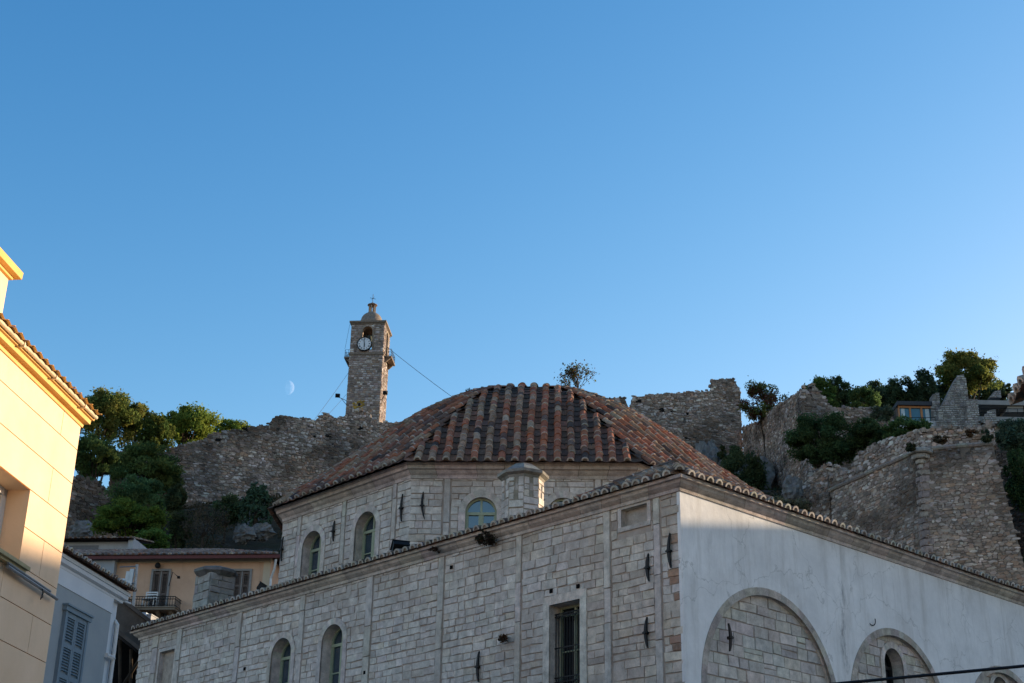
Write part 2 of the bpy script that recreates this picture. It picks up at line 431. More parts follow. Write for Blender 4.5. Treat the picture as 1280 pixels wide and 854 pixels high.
# ------------------------------------------------------------------ ground and hill
def sstep(a, b, x): t = np.clip((x-a)/(b-a), 0, 1); return t*t*(3-2*t)
def terrain(x, y):
    z = np.interp(y, [-4000, 46, 56, 65, 80, 100, 115, 130, 145, 165, 200, 300, 450, 700, 1000, 9000], [0, 0, 2, 8, 14, 25.5, 32.5, 40, 45.5, 50.5, 55, 60, 58, 20, 0, 0])
    z = z*(1-.75*sstep(105, 220, x))
    z = z + 5*np.exp(-((x-42)/30)**2/2-((y-150)/20)**2/2)*sstep(95, 125, y)
    z = z + 20*np.exp(-((x-104)/19)**2/2-((y-158)/26)**2/2)  # unseen knoll beyond the right edge, shaped to shade the bastion
    z = z + 13*np.exp(-((x-9)/9)**2/2-((y-192)/10)**2/2)  # hidden rise added behind the wall to shade the clock tower foot
    fade = 1-sstep(260, 500, np.abs(x))
    return z*fade
def tz(x, y): return float(terrain(np.float64(x), np.float64(y)))
m, nt, b = _mat('hillside soil and rock')
geo = nt.nodes.new('ShaderNodeNewGeometry'); sx = nt.nodes.new('ShaderNodeSeparateXYZ'); nt.links.new(geo.outputs['Normal'], sx.inputs[0])
soil = _mix(nt, _map(nt, _noise(nt, .25, 8, .7), .35, .65, 0, 1), (.035, .028, .018), (.085, .06, .036))
soil = _mix(nt, _map(nt, _noise(nt, .12, 6, .6), .48, .6, 0, .8), soil, (.035, .042, .018))
rock = _mix(nt, _map(nt, _noise(nt, .9, 8, .75), .35, .65, 0, 1), (.06, .056, .052), (.16, .15, .14))
nt.links.new(_mix(nt, _map(nt, _noise(nt, .18, 8, .7), .54, .62, 0, 1), soil, rock), b.inputs['Base Color'])
b.inputs['Roughness'].default_value = .95; b.inputs['Specular IOR Level'].default_value = .1; _bump(nt, b, _noise(nt, .8, 10, .75), 1.0, .5)
MAT['hill'] = m
MAT['paving'] = plaster_mat('stone paving', (.20, .19, .17), (.29, .27, .24), .8)
g = MB(); g.poly([(-9000, -9000, -.35), (9000, -9000, -.35), (9000, 9000, -.35), (-9000, 9000, -.35)], (.1, .09, .06))
tag(g.build('ground', MAT['hill']), kind='structure')
g = MB(); g.poly([(-60, -60, -.02), (60, -60, -.02), (60, 50, -.02), (-60, 50, -.02)])
tag(g.build('street', MAT['paving']), kind='structure')
xs = np.concatenate([np.arange(-520, -80, 12), np.arange(-80, 100, 1.6), np.arange(100, 521, 12)]); ys = np.concatenate([np.arange(46, 175, 1.6), np.arange(175, 1010, 12)])
X, Y = np.meshgrid(xs, ys); Zt = terrain(X, Y)
nz = np.array([[mnoise.fractal(Vector((x*.09, y*.09, .3)), .9, 2.0, 5) for x in xs] for y in ys])
amp = np.clip((Y-58)/30, 0, 1)
Zt = Zt+nz*amp*1.1
nx, ny = len(xs), len(ys); ii = np.arange(nx*ny).reshape(ny, nx)
fq = np.stack([ii[:-1, :-1], ii[:-1, 1:], ii[1:, 1:], ii[1:, :-1]], -1).reshape(-1)
tag(mesh_object('hill', np.stack([X, Y, Zt], -1), fq, np.full((nx-1)*(ny-1), 4), None, MAT['hill'], smooth=True), kind='structure')

# ------------------------------------------------------------------ the domed stone building
AU = math.radians(-42.8); U = np.array([math.sin(AU), math.cos(AU), 0]); AV = math.radians(47.2); V = np.array([math.sin(AV), math.cos(AV), 0])
C0 = atD(849, 603, 29.0); C0[2] = 0
def W(u, v, z): return C0+U*u+V*v+Z3*z
LF = Frame(C0, U, -V)                         # long stone front, s = distance from the corner
RF = Frame(C0, V, -U)                         # white side, s = distance from the corner
ZE = 10.87                                    # top of the walls below the cornice
LU, LV = 22.35, 20.5
mosque = thing('domed_building', 'old limestone building with octagonal drum, shallow dome of barrel tiles and one white plastered side', 'building', W(0, 0, 0))
rng = random.Random(7)

WALL_SHADE = lambda: vary(rng, pick(rng, LIME), .1)
PINK = (.53, .455, .395)
def trimcol(): return vary(rng, PINK, .12, .04)
def arched_window(fr, parent, sc, hw, zb, zs, depth, sur=.17, bars=(.5,), proud=.026, square=False, vert=(0.0,), fmat='frame_green', gmat='glass'):
    out = arch_pts(sc, hw, zb, zs) if not square else [(sc-hw, zb), (sc-hw, zs), (sc+hw, zs), (sc+hw, zb)]
    if square: big = [(sc-hw-sur, zb), (sc-hw-sur, zs+sur), (sc+hw+sur, zs+sur), (sc+hw+sur, zb)]
    else: big = arch_pts(sc, hw+sur, zb, zs)
    f = MB(); fw = .05; n0 = -depth; n1 = -depth+.07
    def inner(k):
        return arch_pts(sc, hw-k, zb+k, zs) if not square else [(sc-hw+k, zb+k), (sc-hw+k, zs-k), (sc+hw-k, zs-k), (sc+hw-k, zb+k)]
    GC = (.3, .33, .22)
    band(f, fr, inner(fw), [(x, z) for x, z in out], n0, n1, GC)
    f.box(fr, sc-hw, sc+hw, n0, n1, zb, zb+fw, GC)
    top = zs if square else zs+hw
    for o in vert: f.box(fr, sc+o-.028, sc+o+.028, n0+.003, n1-.004, zb+fw, top-fw, GC)
    if not square: f.box(fr, sc-hw+.03, sc+hw-.03, n0+.002, n1+.006, zs-.045, zs+.035, GC)
    for k in bars:
        z = zb+(zs-zb)*k; f.box(fr, sc-hw+.04, sc+hw-.04, n0+.005, n1-.015, z-.016, z+.016, GC)
    if not square:                             # sash stiles
        for o in (-.028-.04, .028): f.box(fr, sc+o, sc+o+.04, n0+.004, n1-.01, zb+fw, zs-.045, GC)
        for o in (-hw+fw, hw-fw-.035): f.box(fr, sc+o, sc+o+.035, n0+.004, n1-.01, zb+fw, zs-.045, GC)
    fo = f.build('window', MAT[fmat], parent)
    p = MB(); p.poly([fr(x, n0+.02, z) for x, z in out]); p.build('pane', MAT[gmat], fo)
    s = MB(); band(s, fr, out, big, -.01, proud+.014, PINK, trimcol); reveal(s, fr, out, proud+.014, -depth, trimcol)
    s.poly([fr(sc-hw, proud+.03, zb), fr(sc+hw, proud+.03, zb), fr(sc+hw, -depth, zb), fr(sc-hw, -depth, zb)], trimcol())
    s.box(fr, sc-hw-.06, sc+hw+.06, -.01, proud+.05, zb-.1, zb-.003, trimcol())
    s.build('surround', MAT['trim'], fo)
    return fo
def pilaster(mb, fr, a, b_, z0, z1, n1=.034):
    z = z0
    while z < z1-.02:
        h = rng.uniform(.7, 1.5)
        if z+h > z1-.4: h = z1-z
        stone(mb, fr, a, b_, z+.004, z+h-.004, -.01, n1+rng.uniform(-.006, .006), vary(rng, (.52, .455, .395), .1), rng, .005, .008); z += h
def anchor(fr, s, zc, h, parent, tilt=0.0, curve=1):
    a = MB(); k = 9; pts = []
    for i in range(k):
        t = i/(k-1)*2-1; pts.append((t, .009+.026*(1-t*t)))
    for (t0, w0), (t1, w1) in zip(pts[:-1], pts[1:]):
        ox0 = s+tilt*t0-curve*.05*t0*t0; ox1 = s+tilt*t1-curve*.05*t1*t1
        P = [fr(ox0-w0, .06, zc+t0*h/2), fr(ox0+w0, .06, zc+t0*h/2), fr(ox1+w1, .06, zc+t1*h/2), fr(ox1-w1, .06, zc+t1*h/2)]
        Q = [fr(ox0-w0, .1, zc+t0*h/2), fr(ox0+w0, .1, zc+t0*h/2), fr(ox1+w1, .1, zc+t1*h/2), fr(ox1-w1, .1, zc+t1*h/2)]
        a.faces(P+Q, [(0, 1, 2, 3), (4, 5, 6, 7), (0, 3, 7, 4), (1, 2, 6, 5), (0, 1, 5, 4), (2, 3, 7, 6)], (.012, .011, .011))
    a.box(fr, s-.065, s+.065, .05, .12, zc-.014, zc+.014); a.box(fr, s-.026, s+.026, 0, .125, zc-.03, zc+.03)
    a.build('wall_anchor', MAT['iron'], parent)

# long front --------------------------------------------------------------------
PIL = [(.56, .74), (2.0, 2.19), (4.82, 5.0), (7.58, 7.8), (10.41, 10.68), (13.42, 13.64), (16.53, 16.78), (19.8, 20.07), (21.2, 21.53)]
WIN_A = (14.37, .48, 7.2, 9.24); WIN_B = (12.03, .47, 7.1, 9.28); BIG = (3.39, .475, 6.0, 8.96)
NICHE = (1.285, .375, 10.32, 10.72); NICHE2 = (20.58, .44, 9.1, 10.22)
front = MB()
ops = [(WIN_A[0], WIN_A[1], WIN_A[2], WIN_A[3], WIN_A[3]+WIN_A[1]), (WIN_B[0], WIN_B[1], WIN_B[2], WIN_B[3], WIN_B[3]+WIN_B[1]),
       (BIG[0], BIG[1], BIG[2], None, BIG[3]), (NICHE[0], NICHE[1], NICHE[2], None, NICHE[3]), (NICHE2[0], NICHE2[1], NICHE2[2], None, NICHE2[3])]
wall_face(front, LF, 0, LU, 0, ZE, ops)
front.poly([W(LU, 0, 0), W(LU, LV, 0), W(LU, LV, ZE), W(LU, 0, ZE)]); front.poly([W(0, LV, 0), W(LU, LV, 0), W(LU, LV, ZE), W(0, LV, ZE)])
bed = front.build('mortar_bed', MAT['mortar'], mosque)
st = MB()
blocks = [rect_block(a-.005, b_+(.035 if i < 9 else 0), 0, 20) for i, (a, b_) in enumerate(PIL)]
blocks = [rect_block(a-.04, b_+.005, 0, 20) for a, b_ in PIL]
for w in (WIN_A, WIN_B): blocks.append(arch_block(w[0], w[1]+.17, w[2]-.1, w[3]))
blocks.append(rect_block(BIG[0]-BIG[1]-.2, BIG[0]+BIG[1]+.2, BIG[2]-.1, BIG[3]+.2))
for q in (NICHE, NICHE2): blocks.append(rect_block(q[0]-q[1]-.12, q[0]+q[1]+.12, q[2]-.1, q[3]+.12))
def colL(s, z):
    if s < .2 and z < 9.9 and rng.random() < .35: return vary(rng, (.33, .20, .14), .2)
    c = vary(rng, pick(rng, LIME), .09, .018)
    k = mnoise.noise(Vector((s*.4, z*.5, 5.0)))
    if s < 5 and k > -.1: c = tuple(a*b_ for a, b_ in zip(c, (.93, .89, .84)))
    if z > 10.4 and k > .0: c = tuple(a*.84 for a in c)
    return c
ashlar(st, LF, 0.0, LU, .3, ZE, rng, blocks, ch=(.15, .225), cw=(.2, .5), wav=.05, jit=.017, colf=colL)
for a, b_ in PIL: pilaster(st, LF, a, b_, .3, ZE)
# niches: recessed slabs with plain frames
for q in (NICHE, NICHE2):
    o = [(q[0]-q[1], q[2]), (q[0]-q[1], q[3]), (q[0]+q[1], q[3]), (q[0]+q[1], q[2])]
    k = .1; b_ = [(q[0]-q[1]-k, q[2]), (q[0]-q[1]-k, q[3]+k), (q[0]+q[1]+k, q[3]+k), (q[0]+q[1]+k, q[2])]
    band(st, LF, o, b_, -.01, .022, PINK, WALL_SHADE); reveal(st, LF, o+[o[0]], .022, -.13, trimcol)
    st.box(LF, q[0]-q[1]-k, q[0]+q[1]+k, -.01, .037, q[2]-.1, q[2]-.002, trimcol())
    st.poly([LF(s, -.13, z) for s, z in o], vary(rng, (.40, .34, .28), .1))
st.build('stone_front', MAT['ashlar'], mosque)
arched_window(LF, mosque, WIN_A[0], WIN_A[1], WIN_A[2], WIN_A[3], .36, bars=(.33, .66))
arched_window(LF, mosque, WIN_B[0], WIN_B[1], WIN_B[2], WIN_B[3], .36, bars=(.33, .66))
bw = arched_window(LF, mosque, BIG[0], BIG[1], BIG[2], BIG[3], .38, sur=.2, square=True, vert=(0,), bars=(.33, .66, .93), gmat='darkglass')
gr = MB()
for i in range(11):
    s = BIG[0]-BIG[1]+.04+i*(2*BIG[1]-.08)/10; gr.tube([LF(s, -.14, BIG[2]), LF(s, -.14, BIG[3]-.18)], .011, 5)
for z in (6.5, 7.25, 7.35, 8.0, 8.7, 8.76): gr.box(LF, BIG[0]-BIG[1], BIG[0]+BIG[1], -.15, -.13, z, z+.025)
for z in (7.3, 6.6, 8.73):
    for i in range(5):
        s = BIG[0]-BIG[1]+.14+i*.17
        gr.tube([LF(s+.055*math.cos(a), -.13, z+.055*math.sin(a)) for a in np.linspace(0, 2*math.pi, 13)], .009, 4)
gr.build('window_grille', MAT['iron'], bw)
for s, zc, h in ((.28, 9.53, .74), (.89, 9.28, .6), (.97, 7.92, .64), (6.19, 7.88, .7)): anchor(LF, s, zc, h, mosque)
for s, z in ((3.82, 9.28), (2.98, 9.25), (16.15, 9.1), (7.3, 10.45), (10.55, 8.3), (11.1, 8.0)):
    hol = MB(); hol.box(LF, s-.045, s+.045, .0, .04, z-.045, z+.045, (.006, .006, .006)); hol.build('painted_beam_hole', MAT['black'], mosque)  # solid black blocks on the face, painting the shade inside beam holes

# white side ---------------------------------------------------------------------
A1 = (2.85, 2.4, 6.8); A2 = (7.75, 2.08, 7.02); A3 = (12.72, 2.03, 6.88); A4 = (17.4, 2.0, 6.88)
m, nt, b = _mat('weathered white lime plaster')
c = _mix(nt, _map(nt, _noise(nt, .9, 8, .7), .3, .7, 0, 1), (.62, .59, .565), (.82, .785, .755))
c = _mix(nt, _map(nt, _noise(nt, 1.0, 8, .75, (2.2, 2.2, .3)), .48, .72, 0, .7), c, (.47, .43, .39))
tc = nt.nodes.new('ShaderNodeTexCoord'); dt = nt.nodes.new('ShaderNodeVectorMath'); dt.operation = 'DOT_PRODUCT'; dt.inputs[1].default_value = tuple(V)
nt.links.new(tc.outputs['Object'], dt.inputs[0])
stain = None
for v0, wd, am in ((5.62, .34, .95), (11.2, .3, .55), (.9, .25, .3)):
    ms = nt.nodes.new('ShaderNodeMath'); ms.operation = 'SUBTRACT'; ms.inputs[1].default_value = v0; nt.links.new(dt.outputs['Value'], ms.inputs[0])
    ab = nt.nodes.new('ShaderNodeMath'); ab.operation = 'ABSOLUTE'; nt.links.new(ms.outputs[0], ab.inputs[0])
    mk = _map(nt, ab.outputs[0], 0, wd, am, 0); mu = nt.nodes.new('ShaderNodeMath'); mu.operation = 'MULTIPLY'; nt.links.new(mk, mu.inputs[0])
    nt.links.new(_map(nt, _noise(nt, 3.0, 9, .8, (1, 1, .35)), .5, .66, 0, 1), mu.inputs[1])
    c = _mix(nt, mu.outputs[0], c, (.16, .155, .15))
c = _mix(nt, _map(nt, _noise(nt, 1.0, 9, .8, (5.0, 5.0, .22)), .57, .7, 0, .55), c, (.40, .365, .33))
vo = nt.nodes.new('ShaderNodeTexVoronoi'); vo.feature = 'DISTANCE_TO_EDGE'; vo.inputs['Scale'].default_value = .45
nz_ = nt.nodes.new('ShaderNodeTexNoise'); nz_.inputs['Scale'].default_value = 1.7; nz_.inputs['Detail'].default_value = 8; vm_ = nt.nodes.new('ShaderNodeVectorMath'); vm_.operation = 'ADD'
nt.links.new(tc.outputs['Object'], nz_.inputs['Vector']); nt.links.new(nz_.outputs['Color'], vm_.inputs[0]); nt.links.new(tc.outputs['Object'], vm_.inputs[1]); nt.links.new(vm_.outputs[0], vo.inputs['Vector'])
c = _mix(nt, _map(nt, vo.outputs['Distance'], 0, .006, .5, 0), c, (.30, .28, .25))
nt.links.new(c, b.inputs['Base Color']); b.inputs['Roughness'].default_value = .9; b.inputs['Specular IOR Level'].default_value = .15
_bump(nt, b, _noise(nt, 5, 9, .7), .35, .03); MAT['white_plaster'] = m
wp = MB(); ARCH = (A1, A2, A3, A4)
wall_face(wp, RF, -.03, LV, 0, ZE, [(a[0], a[1], .6, a[2], a[2]+a[1]) for a in ARCH], n=.03)
wp.poly([RF(-.03, .03, 0), RF(-.03, -.06, 0), RF(-.03, -.06, ZE), RF(-.03, .03, ZE)])
wp.build('white_wall', MAT['white_plaster'], mosque)
for i, (ac, ar, az) in enumerate(ARCH):
    rg = MB(); out = arch_pts(ac, ar, .6, az, 34); inn = arch_pts(ac, ar-.17, .6, az, 34)
    band(rg, RF, inn, out, -.02, .045, PINK, lambda: vary(rng, (.40, .345, .29), .16)); reveal(rg, RF, inn, .045, -.12, trimcol)
    ro = rg.build('blind_arch', MAT['trim'], mosque)
    fi = MB(); win = i in (1, 2, 3)
    fops = [(ac, .4, 6.4, 8.25, 8.65)] if win else []
    wall_face(fi, RF, ac-ar+.1, ac+ar-.1, .3, az, fops and [(ac, .4, 6.4, az, az+.0001)] or [], n=-.1) if not win else None
    if win:
        # fill beside and above the window
        for (a, b_) in ((ac-ar+.1, ac-.4), (ac+.4, ac+ar-.1)): fi.poly([RF(a, -.1, .3), RF(b_, -.1, .3), RF(b_, -.1, az+.6), RF(a, -.1, az+.6)])
        fi.poly([RF(ac-.4, -.1, .3), RF(ac+.4, -.1, .3), RF(ac+.4, -.1, 6.4), RF(ac-.4, -.1, 6.4)])
        pt = arch_pts(ac, .4, 8.25, 8.25, 12)[1:-1]
        for a, b_ in zip(pt[:-1], pt[1:]): fi.poly([RF(a[0], -.1, a[1]), RF(b_[0], -.1, b_[1]), RF(b_[0], -.1, az+ar-.05), RF(a[0], -.1, az+ar-.05)])
        for sg in (-1, 1):
            P = [(ac+sg*.4, az+.6)]+[(ac+sg*w, az+math.sqrt(max(0, (ar-.1)**2-w*w))) for w in np.linspace(.4, ar-.1, 14)]
            fi.poly([RF(s, -.102, z) for s, z in P])
            fi.poly([RF(ac+sg*.4, -.1, az+.6), RF(ac+sg*.4, -.1, az+ar-.12), RF(ac+sg*(ar-.9), -.1, az+.6)])
    else:
        fi.poly([RF(s, -.1, z) for s, z in arch_pts(ac, ar-.08, az-.01, az, 30)[1:-1]])
    fi.build('mortar_bed', MAT['mortar'], ro)
    fs = MB(); bl = [lambda za, zb, ac=ac, ar=ar, az=az: None]
    ins = lambda s, z, ac=ac, ar=ar, az=az: True
    bb = []
    if win: bb.append(arch_block(ac, .56, 6.3, 8.25))
    # the course is trimmed to the arch by blocking what lies outside it
    def lim(za, zb, side, ac=ac, ar=ar, az=az):
        if zb <= az: return (ac-9, ac-ar+.1) if side < 0 else (ac+ar-.1, ac+9)
        d = min(max(0, za+(zb-za)*.5-az), ar-.1); w = math.sqrt(max(0, (ar-.07)**2-d*d)); return (ac-9, ac-w) if side < 0 else (ac+w, ac+9)
    bb += [lambda za, zb, f=lim: f(za, zb, -1), lambda za, zb, f=lim: f(za, zb, 1)]
    RF2 = Frame(RF.o-RF.n*.1, RF.s, RF.n)
    ashlar(fs, RF2, ac-ar, ac+ar, 5.2, az+ar-.1, rng, bb, ch=(.19, .28), cw=(.3, .65), colf=lambda s, z: tuple(x*.9 for x in vary(rng, pick(rng, LIME), .09)))
    fs.build('stone_infill', MAT['ashlar'], ro)
    if win: arched_window(RF2, mosque, ac, .4, 6.4, 8.25, .34, sur=.15, bars=(.2, .4, .6, .8), proud=.03, fmat='iron', gmat='darkglass')
anchor(RF, 1.4, 7.9, .58, mosque)
hk = MB(); hk.tube([RF(6.8+.09*math.cos(a), .08+.02*a, 9.12+.09*math.sin(a)) for a in np.linspace(-2.6, .9, 9)], .012, 5); hk.build('iron_hook', MAT['iron'], mosque)

# lower cornice, eaves and roofs ------------------------------------------------------
CORN = [(.0, ZE-.10), (.06, ZE-.09), (.065, ZE-.02), (.10, ZE), (.17, ZE+.05), (.20, ZE+.11), (.27, ZE+.12), (.275, ZE+.19), (.0, ZE+.2)]
cn = MB(); cc = lambda: vary(rng, (.45, .375, .325), .16, .04)
cpath = [W(LU, LV, 0), W(LU, 0, 0), W(0, 0, 0), W(0, LV, 0)]
def outward(path, prof):                       # keep the moulding on the outer side
    return path
sweep(cn, cpath, CORN, True, cc, .75, rng)
cn.build('cornice', MAT['trim'], mosque)
lr = MB(); ZR = ZE+.20; ov = .27; sl = math.radians(15)
def upv(inw): return inw*math.cos(sl)+Z3*math.sin(sl)
tile_plane(lr, W(-ov, -ov, ZR), U, upv(V), LU+2*ov, 2.3, rng, OLDPAL, pitch=.30, r1=.118, clip=lambda s: (0, min(2.3, 1.035*min(s, LU+2*ov-s))))
tile_plane(lr, W(-ov, -ov, ZR), V, upv(U), LV+2*ov, 2.3, rng, OLDPAL, pitch=.30, r1=.118, clip=lambda s: (0, min(2.3, 1.035*min(s, LV+2*ov-s))))
# shallow tiled dome over the corner bay
def oct_roof(mb, c, R, z0, prof, pitch, pal, mort, tl=.36):
    """tiled dome: octagonal at the eave, rounding off to a circle towards the crown; columns run straight up each face and die out at the hips"""
    t8 = math.tan(math.pi/8)
    def zt(r, t):
        w = float(sstep(0, .45, 1-r/R)); rc_ = math.hypot(r, t)*.965; return prof(min(R, r*(1-w)+rc_*w))
    def path(t):
        rend = max(abs(t)/t8, .04); rr = np.linspace(R, rend, 60); zz = np.array([zt(r, t) for r in rr])
        return rr, zz, np.concatenate([[0], np.cumsum(np.hypot(np.diff(rr), np.diff(zz)))])
    for k in range(8):
        a = k*math.pi/4; nd = U*math.cos(a)+V*math.sin(a); td = -U*math.sin(a)+V*math.cos(a)
        half = R*t8; n = max(2, int(round(2*half/pitch))); p = 2*half/n
        def nodes(t, tls):
            rr, zz, arc = path(t); m_ = max(1, int(round(arc[-1]/tls))); o = []
            for j in range(m_+1):
                q = arc[-1]*j/m_+(rng.uniform(-.035, .035) if 0 < j < m_ else 0); r = np.interp(q, arc, rr); z = np.interp(q, arc, zz); o.append(W(*c, 0)+nd*r+td*(t+(rng.uniform(-.012, .012)))+Z3*(z0+z))
            return o, arc[-1]
        for i in range(n+1):
            t = -half+i*p
            if i < n:
                no, ae = nodes(t+p/2, tl)
                if ae > .12: pan_column(mb, no, td, p*1.04, rng, pal)
            if 0 < i < n or i == n:
                no, ae = nodes(min(t, half-.02), tl)
                if ae > .2: tile_column(mb, no, td, rng, pal, .105, .086, 7, mort)
        # bedding under the tiles
        rr = np.linspace(R-.03, .05, 22)
        for r0_, r1_ in zip(rr[:-1], rr[1:]):
            for q in range(6):
                f0, f1 = -1+q/3, -1+(q+1)/3; P = []
                for (r, f) in ((r0_, f0), (r0_, f1), (r1_, f1), (r1_, f0)): P.append(W(*c, 0)+nd*r+td*r*t8*f+Z3*(z0+zt(r, r*t8*f)-.045))
                mb.poly(P, (.06, .045, .035))
lr.build('lower_roof', MAT['tiles'], mosque)
cd = MB(); cw_ = 3.0; ch_ = .86; sa = math.atan2(ch_, cw_/2)
for (o, e, inw) in ((W(-ov, -ov, ZR+.03), U, V), (W(-ov, -ov, ZR+.03), V, U), (W(-ov+cw_, -ov, ZR+.03), V, -U), (W(-ov, -ov+cw_, ZR+.03), U, -V)):
    tile_plane(cd, o, e, inw*math.cos(sa)+Z3*math.sin(sa), cw_, 1.7, rng, OLDPAL, pitch=.30, clip=lambda s: (.12, min(s, cw_-s)/math.cos(sa)), caps=False)
hp = [W(-ov+cw_/2*t, -ov+cw_/2*t, ZR+.05+ch_*t) for t in np.linspace(0, 1, 6)]
tile_column(cd, hp, np.cross(Z3, (U+V)), rng, OLDPAL, .105, .09, 7, .5)
for sg in (1, -1):
    hp = [W(-ov+cw_/2*(1+sg*(1-t)), -ov+cw_/2*(1-sg*(1-t)), ZR+.05+ch_*t) for t in np.linspace(0, 1, 6)]; tile_column(cd, hp, U+V, rng, OLDPAL, .1, .09, 7, .5)
cd.build('corner_roof', MAT['tiles'], mosque)
rs = MB(); 
for P in ([W(-ov+.05, -ov+.05, ZR-.06), W(LU+ov-.05, -ov+.05, ZR-.06), W(LU-2, 2, ZR+.52), W(2, 2, ZR+.52)], [W(-ov+.05, -ov+.05, ZR-.06), W(-ov+.05, LV+ov, ZR-.06), W(2, LV-2, ZR+.52), W(2, 2, ZR+.52)],
          [W(2, 2, ZR+.52), W(LU-2, 2, ZR+.52), W(LU-2, LV-2, ZR+.52), W(2, LV-2, ZR+.52)], [W(LU+ov, -ov, ZR-.06), W(LU+ov, LV+ov, ZR-.06), W(LU-2, LV-2, ZR+.52), W(LU-2, 2, ZR+.52)],
          [W(-ov, LV+ov, ZR-.06), W(LU+ov, LV+ov, ZR-.06), W(LU-2, LV-2, ZR+.52), W(2, LV-2, ZR+.52)]): rs.poly(P, (.12, .09, .07))
rs.build('roof_deck', MAT['rubble_core'], mosque)

# drum -------------------------------------------------------------------------------
DC = (13.72, 8.68); DR = 7.38; DZ = 13.86        # wall apothem and top of the drum wall
t8 = math.tan(math.pi/8); HALF = DR*t8
def drum_frame(k):
    a = k*math.pi/4; nd = U*math.cos(a)+V*math.sin(a); td = -U*math.sin(a)+V*math.cos(a)
    return Frame(W(*DC, 0)+nd*DR, td, nd)
def dpix(fr, x, y):
    p = onp(x, y, fr.o, fr.n)-fr.o; return float(p@fr.s), float(p[2]+fr.o[2])
DL = drum_frame(6); DF = drum_frame(5)           # left face (normal -V) and the face turned to the viewer
drum = MB(); dst = MB()
def dwin(fr, xl, xr, yl, ytop, xtop):
    sl_, _ = dpix(fr, xl, yl); sr_, _ = dpix(fr, xr, yl-8); _, zt = dpix(fr, xtop, ytop)
    hw = abs(sr_-sl_)/2; return (sl_+sr_)/2, hw, zt
wl1 = dwin(DL, 379, 402, 690, 663, 395.6); wl2 = dwin(DL, 444.7, 469.6, 675, 639, 462)
wf1 = dwin(DF, 583, 619.6, 645, 622, 602); print('drum windows', wl1, wl2, wf1, HALF)
for k in range(8):
    fr = drum_frame(k)
    if k == 6: wins = [(wl1[0], .48, 11.5, wl1[2]-.48), (wl2[0], .48, 11.5, wl2[2]-.48)]
    elif k == 5: wins = [(wf1[0], .43, 11.5, wf1[2]-.43), (-wf1[0], .43, 11.5, wf1[2]-.43)]
    else: wins = [(-1.25, .45, 11.4, 12.4), (1.25, .45, 11.4, 12.4)]
    wall_face(drum, fr, -HALF, HALF, 9.5, DZ, [(w[0], w[1], w[2], w[3], w[3]+w[1]) for w in wins])
    pil = [(-2.15, -1.98), (1.98, 2.15)] if k == 5 else [(-2.45, -2.28), (-.12, .05), (2.1, 2.27)]
    bl = [rect_block(a-.035, b_+.035, 0, 20) for a, b_ in pil]+[arch_block(w[0], w[1]+.19, w[2]-.12, w[3]) for w in wins]
    ashlar(dst, fr, -HALF-.02, HALF+.02, 10.9, DZ, rng, bl, ch=(.15, .22), cw=(.2, .5), jit=.016)
    for a, b_ in pil: pilaster(dst, fr, a, b_, 10.9, DZ)
    for w in wins: arched_window(fr, mosque, w[0], w[1], w[2], w[3], .33 if k == 6 else .16, sur=.19, bars=(.5,))
drum.build('drum_core', MAT['mortar'], mosque); dst.build('drum_wall', MAT['ashlar'], mosque)
dcn = MB(); DCOR = [(.0, DZ-.08), (.05, DZ-.07), (.06, DZ+.02), (.12, DZ+.07), (.17, DZ+.14), (.24, DZ+.16), (.25, DZ+.25), (.30, DZ+.27), (.30, DZ+.33), (0, DZ+.34)]
kk = DR/math.cos(math.pi/8)
sweep(dcn, [W(DC[0]+kk*math.cos((k+.5)*math.pi/4), DC[1]+kk*math.sin((k+.5)*math.pi/4), 0) for k in range(8)][::-1], DCOR, True, cc, .8, rng)
dcn.build('drum_cornice', MAT['trim'], mosque)
xs_ = [0, .125, .25, .375, .5, .625, .75, .875, 1]; zs_ = [5.0, 4.83, 4.5, 4.09, 3.48, 2.68, 1.78, .86, 0]
DOMER = 7.82
dome = MB(); oct_roof(dome, DC, DOMER, 14.2, lambda r: float(np.interp(r/DOMER, xs_, zs_)), .375, TILEPAL, .7, tl=.42)
dome.build('dome', MAT['tiles'], mosque)
for (x, y, fr, h) in ((349, 689, DL, .75), (419, 665, DL, .62), (504, 636, DL, .78), (528, 633, DF, .78)):
    s, z = dpix(fr, x, y); anchor(fr, max(-HALF+.1, min(HALF-.1, s)), z, h, mosque, 0 if fr is DL else .03)

# small octagonal turret and the stone chimney on the lower roof
def at_v(x, y, v): return onp(x, y, W(0, v, 0), V)
tc_ = at_v(653.5, 620, 1.0); q = pxm(tc_)
tb = MB(); top = at_v(650, 604, 1.0)[2]; R_ = 25.5/q
def turret_face():
    return vary(rng, pick(rng, LIME), .12)
prof = []
z = 10.9
for k in range(8):
    w0 = k*math.pi/4+AU; w1 = w0+math.pi/4
    p0 = tc_+np.array([math.cos(w0), math.sin(w0), 0])*R_; p1 = tc_+np.array([math.cos(w1), math.sin(w1), 0])*R_
    d = p1-p0; d[2] = 0; L = np.linalg.norm(d); d /= L; nrm = np.array([d[1], -d[0], 0]); nrm *= np.sign(nrm@((p0+p1)/2-tc_))
    p0[2] = 0; fr = Frame(p0, d, nrm)
    tb.box(fr, 0, L, -.2, 0, 10.9, top, (.3, .26, .2))
    slot = lambda za, zb: (L/2-.05, L/2+.05) if zb > top-.42 and za < top-.14 else None
    ashlar(tb, fr, 0, L, 10.9, top, rng, [slot], ch=(.13, .2), cw=(.2, .45), n1=.02)
    tb.prism(fr, [(L/2-.045, top-.34), (L/2-.045, top-.2), (L/2, top-.14), (L/2+.045, top-.2), (L/2+.045, top-.34)], -.01, .004, (.38, .325, .28))
tob = tb.build('turret', MAT['ashlar'], mosque)
zc = at_v(649.6, 581, 1.0)[2]-top; Rc = 32/q
tc2 = tc_.copy(); tc2[2] = top
